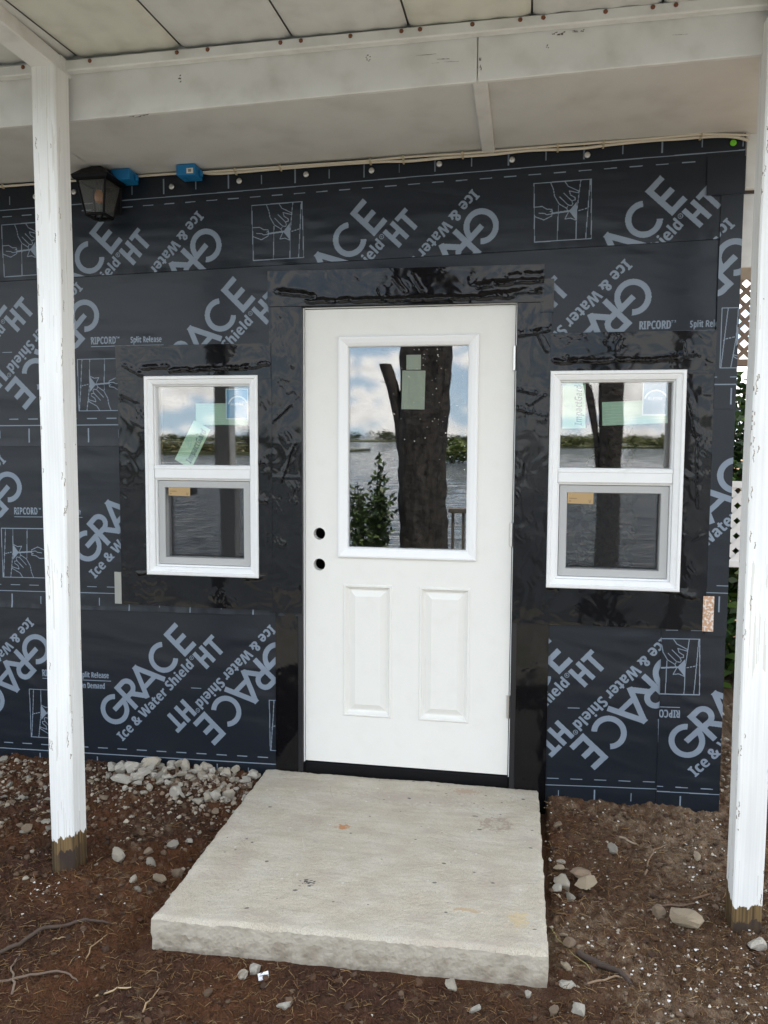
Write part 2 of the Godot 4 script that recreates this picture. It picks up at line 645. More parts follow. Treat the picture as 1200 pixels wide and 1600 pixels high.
func build_ground() -> void:
	var xs := axis_steps(-300.0, -2.3, 1.75, 300.0, 0.009)
	var zs := axis_steps(-300.0, -0.75, 1.62, 6.0, 0.009)
	var patch := nz(21, 1.6, 3)
	var spot := nz(22, 22.0, 3)
	var P := []
	var C := []
	for z in range(zs.size() - 1, -1, -1):
		var row := PackedVector3Array()
		var cr := PackedColorArray()
		var zz: float = zs[z]
		for x in xs:
			var fx: float = x
			var y := soil_y(fx, zz) if absf(fx) < 12 and zz > -12 else ground_y(fx, zz)
			if on_slab(fx, zz): y = -0.15
			if zz > 5.4: y = -0.5
			if zz > 5.8: y = -2.0
			row.append(Vector3(fx, y, zz))
			# dark peat, with sandy patches towards the front and the right
			var s := patch.get_noise_2d(fx, zz) * 0.9 + spot.get_noise_2d(fx, zz) * 0.8
			var sand := smoothstep(0.15, 0.7, s + lerpf(-0.2, 0.12, smoothstep(0.2, 0.9, fx)) + clampf((fx - 1.1) * 0.7, 0, 0.5))
			var base := Color(0.108, 0.050, 0.026).lerp(Color(0.072, 0.039, 0.024), smoothstep(-0.4, 0.4, patch.get_noise_2d(fx + 9.0, zz)))
			base = base.lerp(Color(0.112, 0.067, 0.041), smoothstep(0.25, 0.95, fx + patch.get_noise_2d(fx * 3.0, zz * 3.0) * 0.5))
			var k := base.lerp(Color(0.27, 0.20, 0.135), sand * 0.7)
			# yard out towards the water, made pale to bounce light up under the eave
			if zz > 1.9: k = Color(0.40, 0.405, 0.39).lerp(Color(0.22, 0.24, 0.19), smoothstep(-0.1, 0.4, patch.get_noise_2d(fx * 0.5, zz * 0.5)))
			cr.append(k)
		P.append(row)
		C.append(cr)
	var m := MB.new()
	m.grid(P, [], C)
	single("ground", m.mesh(M.soil), "dark brown peaty soil with sandy patches around the concrete slab", "ground", Vector3.ZERO, "", "structure")

# ---------------------------------------------------------------- house
const HOLES := [[-0.470, -0.3, 0.470, 2.052], [-1.192, 0.860, -0.680, 1.742], [0.620, 0.864, 1.131, 1.745]]

func in_hole(x: float, y: float) -> bool:
	for h in HOLES:
		if x > h[0] and x < h[2] and y > h[1] and y < h[3]: return true
	return false

var wr1 := nz(41, 2.2, 3)
var wr2 := nz(42, 7.0, 2)
var wr3 := nz(43, 1.0, 2)

func sheet(house: Node3D, x0: float, x1: float, y0: float, y1: float, slope: float, z: float, prints: Array, label: String, lift := 0.0, wrinkle := 1.0) -> void:
	var P := Print.new()
	P.x0 = x0; P.x1 = x1; P.y0 = y0; P.y1 = y1; P.slope = slope
	var iw := mini(2048, int((x1 - x0) / 0.0012))
	var ih := mini(1024, int((y1 - y0) / 0.0012))
	P.im = Image.create(iw, ih, false, Image.FORMAT_RGB8)
	P.im.fill(lin(0.0128, 0.0163, 0.0226))
	P.ink = lin(0.195, 0.238, 0.290)
	for p in prints: roll_print(P, p[0], p[2], p[1])
	for e in (extra_print.get(label, []) as Array):
		P.xf = Transform2D()
		P.line(e[0], e[1], e[2])
	var mat := StandardMaterial3D.new()
	mat.albedo_texture = tex(P.im)
	mat.roughness = 0.29
	mat.metallic_specular = 0.38
	mat.texture_repeat = false
	bump(mat, M.sheet_n, 0.12)
	var nx := maxi(8, int((x1 - x0) / 0.014))
	var ny := maxi(8, int((y1 - y0) / 0.014))
	var G := []
	var U := []
	var skip := {}
	for j in ny + 1:
		var row := PackedVector3Array()
		var ur := PackedVector2Array()
		for i in nx + 1:
			var x := lerpf(x0, x1, float(i) / nx)
			var t := lerpf(y0, y1, float(j) / ny)
			var y := t + slope * x
			# long slack ripples, mostly along the roll, and a few diagonal pulls
			var h := wr1.get_noise_2d(x * 0.55 + y * 0.5, y * 3.2) * 0.0023
			h += maxf(0.0, wr2.get_noise_2d(x * 0.5 + y * 0.8, y * 1.6) - 0.15) * 0.0030
			h *= wrinkle * (0.45 + 0.9 * smoothstep(-0.3, 0.4, wr3.get_noise_2d(x, y)))
			var e := t - y0
			if lift > 0.0 and e < 0.03:
				h += lift * 0.5 * (1.0 - e / 0.03) * (0.55 + 0.8 * wr2.get_noise_2d(x * 2.5, 3.0 + z * 90.0))
			row.append(Vector3(x, y, z + maxf(h, -0.0012)))
			ur.append(Vector2(float(i) / nx, 1.0 - float(j) / ny))
			if i < nx and j < ny and in_hole(x + 0.007, y + 0.007): skip[j * (nx + 1) + i] = true
		G.append(row)
		U.append(ur)
	var m := MB.new()
	m.grid(G, U, [], skip)
	# the cut edge at the foot has the thickness of the sheet
	for i in nx:
		if skip.has(i): continue
		var a: Vector3 = G[0][i]
		var b: Vector3 = G[0][i + 1]
		m.quad(Vector3(a.x, a.y, a.z - 0.0025), Vector3(b.x, b.y, b.z - 0.0025), b, a)
	part(house, "membrane_sheet", m.mesh(mat), Vector3.ZERO, label)

var extra_print := {}
var cr1 := nz(51, 14.0, 3)
var cr2 := nz(52, 30.0, 2)
var cr3 := nz(53, 5.0, 2)
var cr4 := nz(54, 2.4, 2)

# folds: [x0, y0, x1, y1, height, width]
func tape(house: Node3D, x0: float, y0: float, x1: float, y1: float, z: float, along_y: bool, amount: float, folds: Array, slope := 0.0, label := "") -> void:
	var st := 0.0055
	var nx := maxi(4, int((x1 - x0) / st))
	var ny := maxi(4, int((y1 - y0) / st))
	var G := []
	for j in ny + 1:
		var row := PackedVector3Array()
		for i in nx + 1:
			var x := lerpf(x0, x1, float(i) / nx)
			var y := lerpf(y0, y1, float(j) / ny)
			var a := x * (1.0 if along_y else 0.45)
			var b := y * (0.45 if along_y else 1.0)
			a += cr3.get_noise_2d(x + 3.0, y) * 0.05
			b += cr3.get_noise_2d(x, y + 5.0) * 0.05
			var mask := smoothstep(0.12, 0.6, cr4.get_noise_2d(x * 2.2, y * 2.2) + cr3.get_noise_2d(x * 1.5, y * 1.5) * 0.6)
			var h := cr3.get_noise_2d(x * 0.9, y * 0.9) * 0.0012
			h += cr3.get_noise_2d(a * 3.0 + 8.0, b * 3.0) * 0.00050 * amount
			var r1 := cr1.get_noise_2d(a * 0.75, b * 0.75)
			# one-sided creases: a slow rise and a sharp drop
			var cz := fposmod(r1 * 2.2, 1.0)
			h += cz * smoothstep(1.0, 0.92, cz) * 0.0012 * mask * amount
			for f in folds:
				var here := Vector2(x + cr1.get_noise_2d(y * 0.8, 6.0) * 0.005, y + cr1.get_noise_2d(x * 0.8, 2.0) * 0.006)
				var on := Geometry2D.get_closest_point_to_segment(here, Vector2(f[0], f[1]), Vector2(f[2], f[3]))
				var d := here.distance_to(on)
				var wide: float = f[5] * (1.9 if here.y + here.x * 0.3 > on.y + on.x * 0.3 else 0.55)
				h += f[4] * exp(-pow(d / wide, 2.0)) * (0.75 + 0.6 * cr1.get_noise_2d(x * 1.5 + f[0], y * 1.5))
			var ed := minf(minf(x - x0, x1 - x), minf(y - y0, y1 - y))
			h *= 0.35 + 0.65 * smoothstep(0.0, 0.012, ed)
			row.append(Vector3(x, y + slope * x, z + maxf(h, -0.0015)))
		G.append(row)
	var m := MB.new()
	m.grid(G)
	part(house, "flashing_tape", m.mesh(M.tape), Vector3.ZERO, label)

func build_house() -> void:
	M.sheet_n = normal_tex(grey(15, 0.02, 4, 512), 2.0)
	var H := thing("house", "house front wrapped in dark printed roofing membrane, with white door and two windows", "house")
	# wall core round the openings, side, back, floor and ceiling of the room behind
	var m := MB.new()
	var zf := -0.004
	var zb := -0.13
	var xs := [-6.0, -1.192, -0.680, -0.470, 0.470, 0.620, 1.131, 1.333]
	for k in xs.size() - 1:
		var a: float = xs[k]
		var b: float = xs[k + 1]
		var cuts := [[-0.3, 2.70]]
		for h in HOLES:
			if absf(h[0] - a) < 0.001: cuts = [[-0.3, h[1]], [h[3], 2.70]]
		for cu in cuts:
			if cu[1] > cu[0] + 0.001: m.box(Vector3(a, cu[0], zb), Vector3(b, cu[1], zf))
	part(H, "wall", m.mesh(M.plywood))
	m = MB.new()
	m.box(Vector3(1.20, -0.3, -7.0), Vector3(1.333, 2.72, -0.131))
	part(H, "side_wall", m.mesh(M.dark))
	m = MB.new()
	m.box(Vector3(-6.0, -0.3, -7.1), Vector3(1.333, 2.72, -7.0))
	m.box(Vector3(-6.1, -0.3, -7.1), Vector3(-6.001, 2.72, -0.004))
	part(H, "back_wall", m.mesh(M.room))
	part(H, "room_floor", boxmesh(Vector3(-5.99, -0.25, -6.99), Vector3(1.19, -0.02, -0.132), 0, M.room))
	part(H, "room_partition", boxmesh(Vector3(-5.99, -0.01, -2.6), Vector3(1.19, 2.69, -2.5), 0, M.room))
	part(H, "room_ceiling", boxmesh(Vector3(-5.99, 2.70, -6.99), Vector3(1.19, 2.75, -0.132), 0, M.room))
	# roof
	m = MB.new()
	var e0 := Vector3(0, 2.86, 0.71)
	var rd := Vector3(0, 4.6, -3.5)
	var e1 := Vector3(0, 2.86, -7.8)
	for s in [[e0, rd], [rd, e1]]:
		var L := Vector3(-6.6, 0, 0)
		var R := Vector3(2.3, 0, 0)
		var up := Vector3(0, 0.07, 0)
		m.quad(s[0] + L + up, s[0] + R + up, s[1] + R + up, s[1] + L + up)
		m.quad(s[0] + R, s[0] + L, s[1] + L, s[1] + R)
	part(H, "roof", m.mesh(mk(0.16, 0.15, 0.14, 0.9)))
	# soffit boards under the eave
	for s in [[-6.5, -1.37], [-1.366, 0.334], [0.338, 2.2]]:
		m = MB.new()
		var a: float = s[0]
		var b: float = s[1]
		m.quad(Vector3(a, soffit_y(a), -0.004), Vector3(b, soffit_y(b), -0.004), Vector3(b, soffit_y(b), 0.712), Vector3(a, soffit_y(a), 0.712))
		m.quad(Vector3(a, soffit_y(a) + 0.012, 0.712), Vector3(b, soffit_y(b) + 0.012, 0.712), Vector3(b, soffit_y(b) + 0.012, -0.004), Vector3(a, soffit_y(a) + 0.012, -0.004))
		part(H, "soffit_board", m.mesh(M.soffit))
	m = MB.new()
	m.box(Vector3(0.309, soffit_y(0.34) - 0.016, 0.03), Vector3(0.361, soffit_y(0.34) - 0.001, 0.711), 0.004)
	part(H, "soffit_batten", m.mesh(M.trim))
	# quarter-round where soffit meets the wall
	m = MB.new()
	m.box(Vector3(1.341, 2.463, -0.02), Vector3(1.47, 2.675, 0.004), 0.003)
	part(H, "corner_board", m.mesh(M.trim))
	m = MB.new()
	m.box(Vector3(1.345, 2.17, -0.30), Vector3(1.47, 2.46, -0.05), 0.003)
	part(H, "corner_board", m.mesh(M.trim))
	for s in [[-6.5, 0.329], [0.332, 2.24]]:
		m = MB.new()
		m.t = Transform3D(Basis(Vector3(1, 0.0225, 0), Vector3(0, 1, 0), Vector3(0, 0, 1)), Vector3.ZERO)
		m.box(Vector3(s[0], 2.618, 0.712), Vector3(s[1], 2.84, 0.732), 0.003)
		part(H, "fascia", m.mesh(M.trim))
	m = MB.new()
	var r3 := RandomNumberGenerator.new()
	r3.seed = 12
	var chips := [[0.575, 2.742, 0.012, 0.005], [0.595, 2.738, 0.010, 0.007], [0.640, 2.741, 0.012, 0.004], [0.660, 2.744, 0.006, 0.006], [-0.70, 2.728, 0.008, 0.010], [-0.03, 2.735, 0.006, 0.006], [-0.03, 2.722, 0.005, 0.006], [-0.86, 2.612, 0.030, 0.005], [0.34, 2.675, 0.004, 0.02], [0.55, 2.705, 0.005, 0.005], [0.21, 2.70, 0.03, 0.0015], [0.16, 2.718, 0.05, 0.0014], [0.24, 2.688, 0.035, 0.0012], [0.96, 2.70, 0.02, 0.0012]]
	for k in chips:
		for e in 4:
			var ce := Vector3(k[0] + r3.randfn(0, k[2] * 0.6), k[1] + 0.0225 * k[0] + r3.randfn(0, k[3] * 0.6), 0.7326)
			var n8 := 7
			for q in n8:
				var a0 := TAU * q / n8
				var a1 := TAU * (q + 1) / n8
				m.tri(ce, ce + Vector3(cos(a0) * k[2], sin(a0) * k[3], 0) * (0.35 + 0.2 * sin(q * 2.1)), ce + Vector3(cos(a1) * k[2], sin(a1) * k[3], 0) * (0.35 + 0.2 * sin((q + 1) % n8 * 2.1)))
	part(H, "paint_chips", m.mesh(mk(0.13, 0.115, 0.10, 0.9)), Vector3.ZERO, "dark flakes and nail holes in the fascia's paint").set_meta("kind", "stuff")
	# membrane courses, the upper lapping the lower
	sheet(H, -3.4, -0.575, -0.16, 0.71, 0.016, 0.0, [[Vector2(-0.585, 0.478), false, 0.016]], "lowest membrane course", 0.0)
	extra_print["cut membrane piece under the window beside the corner strip"] = []
	sheet(H, 0.55, 1.085, -0.19, 0.66, 0.040, 0.0, [[Vector2(1.127, 0.500), false, 0.040]], "cut membrane piece under the window beside the corner strip", 0.0)
	extra_print["narrow membrane strip at the corner, diagram above the letters"] = []
	for k in 3: (extra_print["narrow membrane strip at the corner, diagram above the letters"] as Array).append([Vector2(1.06 + k * 0.1, 0.012 + k * 0.002), Vector2(1.11 + k * 0.1, 0.013 + k * 0.002), 0.0042])
	(extra_print["narrow membrane strip at the corner, diagram above the letters"] as Array).append([Vector2(1.07, -0.010), Vector2(1.34, -0.004), 0.0042])
	(extra_print["narrow membrane strip at the corner, diagram above the letters"] as Array).append([Vector2(1.180, -0.022), Vector2(1.180, -0.085), 0.006])
	sheet(H, 1.085, 1.336, -0.19, 0.66, 0.030, 0.004, [[Vector2(1.199, 0.217), true, 0.030]], "narrow membrane strip at the corner, diagram above the letters", 0.0)
	sheet(H, -3.4, 1.30, 0.682, 1.50, 0.012, 0.005, [[Vector2(-1.920, 1.240), false, 0.012]], "second membrane course", 0.010)
	sheet(H, -3.4, 1.30, 1.449, 2.36, 0.008, 0.009, [[Vector2(-1.500, 2.034), false, 0.008]], "third membrane course", 0.010)
	sheet(H, 1.252, 1.336, 0.672, 1.66, 0.0, 0.0160, [[Vector2(0.690, 1.350), false, 0.0]], "lower strip at the corner", 0.0, 0.4)
	sheet(H, 1.252, 1.336, 1.600, 2.46, 0.0, 0.0195, [[Vector2(1.311, 2.197), false, 0.0]], "upper strip at the corner", 0.002, 0.4)
	extra_print["top membrane course with ticks along its upper edge"] = []
	sheet(H, -3.4, 1.336, 2.243, 2.692, 0.022, 0.0145, [[Vector2(-0.500, 2.060), true, 0.027]], "top membrane course with ticks along its upper edge", 0.004)
	sheet(H, 1.195, 1.338, 2.440, 2.585, 0.0, 0.0220, [], "blank patch at the corner", 0.001, 0.5)
	# flashing tape
	tape(H, -0.594, -0.16, -0.466, 0.712, 0.0075, true, 0.35, [], 0.0, "smooth tape beside the foot of the door")
	tape(H, 0.466, -0.18, 0.622, 0.712, 0.0075, true, 0.4, [])
	tape(H, -0.616, 0.690, -0.466, 2.120, 0.0165, true, 1.3, [[-0.600, 1.55, -0.520, 1.62, 0.003, 0.006], [-0.500, 1.45, -0.560, 1.28, 0.003, 0.006], [-0.610, 1.30, -0.480, 1.30, 0.002, 0.004]])
	tape(H, 0.466, 0.690, 0.606, 2.120, 0.0165, true, 1.3, [[0.47, 1.905, 0.60, 1.93, 0.005, 0.008], [0.545, 1.92, 0.585, 1.84, 0.004, 0.006], [0.47, 1.68, 0.54, 1.67, 0.004, 0.007], [0.47, 1.60, 0.52, 1.59, 0.004, 0.007], [0.52, 1.62, 0.575, 1.66, 0.003, 0.006]])
	tape(H, -1.340, 0.700, -0.602, 0.862, 0.0170, false, 0.8, [[-1.25, 0.845, -1.19, 0.858, 0.005, 0.008], [-0.72, 0.84, -0.66, 0.85, 0.004, 0.008]])
	tape(H, -1.338, 0.861, -1.185, 1.746, 0.0175, true, 1.2, [[-1.33, 1.68, -1.25, 1.64, 0.004, 0.006], [-1.27, 1.55, -1.20, 1.52, 0.003, 0.005]])
	tape(H, -0.685, 0.861, -0.603, 1.746, 0.0185, true, 1.0, [[-0.67, 1.37, -0.65, 1.36, 0.005, 0.008], [-0.67, 1.20, -0.65, 1.19, 0.005, 0.008]])
	tape(H, -1.345, 1.738, -0.606, 1.893, 0.0205, false, 0.7, [[-1.22, 1.790, -1.10, 1.796, 0.008, 0.007], [-1.08, 1.776, -0.72, 1.788, 0.008, 0.006], [-0.72, 1.788, -0.63, 1.800, 0.006, 0.008], [-1.30, 1.80, -1.22, 1.76, 0.005, 0.008]], 0.0, "tape above the narrower window bay")
	tape(H, 0.604, 0.692, 1.252, 0.868, 0.0170, false, 0.7, [[0.56, 0.86, 0.63, 0.845, 0.005, 0.008], [1.08, 0.85, 1.20, 0.83, 0.004, 0.01]])
	tape(H, 1.125, 0.865, 1.253, 1.750, 0.0175, true, 1.1, [[1.16, 1.62, 1.19, 1.50, 0.004, 0.008], [1.20, 1.5, 1.205, 1.2, 0.004, 0.005], [1.14, 1.33, 1.17, 1.32, 0.005, 0.008]])
	tape(H, 0.601, 0.865, 0.624, 1.750, 0.0185, true, 0.8, [])
	tape(H, 0.602, 1.740, 1.254, 1.913, 0.0205, false, 0.8, [[0.62, 1.795, 1.10, 1.797, 0.008, 0.006], [1.10, 1.80, 1.17, 1.82, 0.005, 0.010], [1.135, 1.86, 1.14, 1.80, 0.004, 0.006], [0.66, 1.815, 0.70, 1.80, 0.003, 0.006]])
	tape(H, -0.618, 2.046, 0.572, 2.198, 0.0240, false, 0.9, [[-0.44, 2.062, 0.44, 2.066, 0.007, 0.006], [-0.58, 2.105, -0.42, 2.085, 0.005, 0.009], [-0.06, 2.15, -0.02, 2.10, 0.004, 0.006], [0.02, 2.16, 0.06, 2.10, 0.004, 0.006], [0.30, 2.110, 0.56, 2.135, 0.006, 0.009], [0.33, 2.075, 0.55, 2.090, 0.005, 0.008], [0.42, 2.15, 0.56, 2.16, 0.003, 0.007]], -0.008)
	tape(H, 0.558, 2.000, 0.612, 2.135, 0.0215, true, 1.0, [])
	# scraps of release paper left at the tape corners
	part(H, "paper_strip", boxmesh(Vector3(-1.371, 0.702, 0.018), Vector3(-1.337, 0.852, 0.0215), 0.001, mk(0.30, 0.30, 0.27, 0.7)), Vector3.ZERO, "grey paper strip at the tape's corner")
	var kraft := triplanar(mk(1, 1, 1, 0.8), 9.0)
	kraft.albedo_texture = ramp(grey(61, 0.03, 4, 256), [[0.0, 0.45, 0.26, 0.15], [0.5, 0.50, 0.30, 0.18], [0.62, 0.62, 0.58, 0.55], [1, 0.7, 0.66, 0.6]])
	part(H, "paper_strip", boxmesh(Vector3(1.240, 0.689, 0.018), Vector3(1.283, 0.836, 0.0215), 0.001, kraft), Vector3.ZERO, "torn brown paper strip at the tape's corner")
	# cap nails
	var capm := MB.new()
	capm.t = Transform3D(Basis(Vector3.RIGHT, PI / 2), Vector3.ZERO)
	capm.lathe([Vector2(0.0125, 0.0), Vector2(0.0125, 0.001), Vector2(0.0105, 0.004), Vector2(0.006, 0.006), Vector2(0.0055, 0.0045), Vector2(0.0, 0.0042)], 14)
	var capmesh := capm.mesh(M.steel)
	for q in [[-1.726, 2.575], [-1.533, 2.586], [-1.061, 2.586], [-0.746, 2.595], [-0.444, 2.607], [-0.157, 2.608], [0.131, 2.619], [0.431, 2.620], [0.732, 2.622]]:
		part(H, "cap_nail", capmesh, Vector3(q[0], q[1], 0.019))
	var g := part(H, "cap_nail", capmesh, Vector3(1.289, 2.637, 0.019), "bright green cap nail at the top corner")
	g.material_override = mk(0.16, 0.55, 0.02, 0.4)
	build_door(H)
	build_window(H, -1.2057, 0.8459, "white single-hung window with tilted green sticker in its upper pane")
	build_window(H, 0.6055, 0.8495, "white single-hung window with upright sticker in its upper pane")

func pane(parent: Node3D, x0: float, y0: float, x1: float, y1: float, z: float) -> void:
	# laminated and sealed glazing, sheets added for stronger reflections, a touch out of plumb
	for k in 4:
		var o := part(parent, "glass_pane", boxmesh(Vector3(-(x1 - x0) / 2, -(y1 - y0) / 2, -0.0015), Vector3((x1 - x0) / 2, (y1 - y0) / 2, 0.0015), 0, M.glass), Vector3((x0 + x1) / 2, (y0 + y1) / 2, z - k * 0.005))
		o.rotation.x = 0.0085
		o.rotation.y = 0.0003 * k

func build_door(H: Node3D) -> void:
	var D := holder(H, "door", "white half-glazed entry door with two raised panels and empty lock holes")
	# black frame wrapped in tape, thin white weatherstrip, threshold
	var m := MB.new()
	m.box(Vector3(-0.488, -0.06, -0.12), Vector3(-0.4645, 2.07, 0.012), 0.003)
	m.box(Vector3(0.4645, -0.06, -0.12), Vector3(0.488, 2.07, 0.012), 0.003)
	m.box(Vector3(-0.4645, 2.048, -0.12), Vector3(0.4645, 2.07, 0.012), 0.003)
	part(D, "frame", m.mesh(mk(0.016, 0.016, 0.018, 0.3, 0.45)))
	m = MB.new()
	m.box(Vector3(-0.4645, 0.0, -0.055), Vector3(-0.4605, 2.046, -0.003), 0.001)
	m.box(Vector3(0.4605, 0.0, -0.055), Vector3(0.4645, 2.046, -0.003), 0.001)
	m.box(Vector3(-0.4605, 2.042, -0.055), Vector3(0.4605, 2.046, -0.003), 0.001)
	part(D, "weatherstrip", m.mesh(M.white))
	part(D, "threshold", boxmesh(Vector3(-0.4645, -0.07, -0.12), Vector3(0.4645, -0.003, -0.012), 0.004, M.black))
	# slab: flat face with holes for glass, panels and the two bores
	var zf := -0.010
	var L := [-0.306, 0.949, 0.306, 1.919]
	var p1 := [-0.283, 0.226, -0.060, 0.829]
	var p2 := [0.060, 0.226, 0.286, 0.829]
	m = MB.new()
	var bore := 0.027
	var holes := [Vector2(-0.393, 1.051), Vector2(-0.393, 0.912)]
	var face: Array[PackedVector2Array] = []
	var rects := [[-0.457, 0.006, -0.43, 2.038], [-0.43, 0.006, -0.356, 2.038], [-0.356, 0.006, -0.306, 2.038], [-0.306, 1.919, 0.306, 2.038], [-0.306, 0.829, 0.306, 0.949], [-0.306, 0.006, 0.306, 0.226], [-0.306, 0.226, -0.283, 0.829], [-0.060, 0.226, 0.060, 0.829], [0.286, 0.226, 0.306, 0.829], [0.306, 0.006, 0.457, 2.038]]
	for k in rects.size():
		var r: Array = rects[k]
		if k != 1:
			m.quad(Vector3(r[0], r[1], zf), Vector3(r[2], r[1], zf), Vector3(r[2], r[3], zf), Vector3(r[0], r[3], zf))
			continue
		# the lock strip: square patches with a round bore each
		var ys := [r[1], 0.875, 0.949, 1.014, 1.088, r[3]]
		for q in 5:
			if q == 1 or q == 3:
				var ce: Vector2 = holes[1] if q == 1 else holes[0]
				var seg := 32
				for s in seg:
					var a0 := TAU * s / seg
					var a1 := TAU * (s + 1) / seg
					var d0 := Vector2(cos(a0), sin(a0))
					var d1 := Vector2(cos(a1), sin(a1))
					var o0 := d0 / maxf(absf(d0.x), absf(d0.y)) * 0.037
					var o1 := d1 / maxf(absf(d1.x), absf(d1.y)) * 0.037
					var pts := [ce + d0 * bore, ce + o0, ce + o1, ce + d1 * bore]
					for e in 4:
						var w: Vector2 = pts[e]
						w.x = clampf(w.x, r[0], r[2]); w.y = clampf(w.y, ys[q], ys[q + 1])
						pts[e] = w
					m.quad(Vector3(pts[0].x, pts[0].y, zf), Vector3(pts[1].x, pts[1].y, zf), Vector3(pts[2].x, pts[2].y, zf), Vector3(pts[3].x, pts[3].y, zf))
					# wall of the bore
					var i0 := ce + d0 * bore
					var i1 := ce + d1 * bore
					m.quad(Vector3(i1.x, i1.y, zf), Vector3(i1.x, i1.y, zf - 0.044), Vector3(i0.x, i0.y, zf - 0.044), Vector3(i0.x, i0.y, zf))
			else:
				m.quad(Vector3(r[0], ys[q], zf), Vector3(r[2], ys[q], zf), Vector3(r[2], ys[q + 1], zf), Vector3(r[0], ys[q + 1], zf))
	var O := [-0.457, 0.006, 0.457, 2.038]
	m.ring(O, zf - 0.044, O, zf)
	m.ring(L, zf, L, zf - 0.044)
	part(D, "slab", m.mesh(M.door))
	for r in [p1, p2]:
		m = MB.new()
		var ins := func(d: float) -> Array: return [r[0] + d, r[1] + d, r[2] - d, r[3] - d]
		m.rings([[ins.call(0.0), zf], [ins.call(0.005), zf + 0.005], [ins.call(0.011), zf + 0.005], [ins.call(0.017), zf - 0.006], [ins.call(0.025), zf - 0.014], [ins.call(0.030), zf - 0.014], [ins.call(0.055), zf - 0.0015]])
		var f: Array = ins.call(0.055)
		m.quad(Vector3(f[0], f[1], zf - 0.0015), Vector3(f[2], f[1], zf - 0.0015), Vector3(f[2], f[3], zf - 0.0015), Vector3(f[0], f[3], zf - 0.0015))
		part(D, "raised_panel", m.mesh(M.door))
	# glazing bead frame
	m = MB.new()
	var ins2 := func(d: float) -> Array: return [L[0] + d, L[1] + d, L[2] - d, L[3] - d]
	m.rings([[ins2.call(-0.001), zf], [ins2.call(0.0), zf + 0.011], [ins2.call(0.004), zf + 0.0145], [ins2.call(0.010), zf + 0.0155], [ins2.call(0.028), zf + 0.011], [ins2.call(0.040), zf + 0.004], [ins2.call(0.044), zf - 0.002], [ins2.call(0.044), zf - 0.03]])
	part(D, "glazing_frame", m.mesh(M.white))
	pane(D, L[0] + 0.040, L[1] + 0.040, L[2] - 0.040, L[3] - 0.040, zf - 0.012)
	# flecks of plaster spattered on the glass
	m = MB.new()
	var r2 := RandomNumberGenerator.new()
	r2.seed = 44
	for k in 70:
		var fx := clampf(r2.randfn(0.12, 0.12), -0.24, 0.25)
		var fy := clampf(1.72 + r2.randfn(0.0, 0.16), 1.02, 1.86)
		var fs := 0.0012 + 0.0022 * pow(r2.randf(), 2.0)
		var ce := Vector3(fx, fy, zf - 0.0095)
		for e in 5:
			var a0 := TAU * e / 5.0
			var a1 := TAU * (e + 1) / 5.0
			m.tri(ce, ce + Vector3(cos(a0), sin(a0), -0.3) * fs, ce + Vector3(cos(a1), sin(a1), -0.3) * fs)
	part(D, "glass_flecks", m.mesh(mk(0.6, 0.58, 0.54, 0.9))).set_meta("kind", "stuff")
	# hinges
	for y in [1.8155, 1.0685, 0.315]:
		m = MB.new()
		m.t = Transform3D(Basis(), Vector3(0.4560, y - 0.052, -0.002))
		m.lathe([Vector2(0.0, 0.0), Vector2(0.0078, 0.001), Vector2(0.0078, 0.021), Vector2(0.0068, 0.0212), Vector2(0.0068, 0.0222), Vector2(0.0078, 0.0224), Vector2(0.0078, 0.042), Vector2(0.0068, 0.0422), Vector2(0.0068, 0.0432), Vector2(0.0078, 0.0434), Vector2(0.0078, 0.063), Vector2(0.0068, 0.0632), Vector2(0.0068, 0.0642), Vector2(0.0078, 0.0644), Vector2(0.0078, 0.103), Vector2(0.0, 0.104)], 12)
		part(D, "hinge", m.mesh(M.steel))

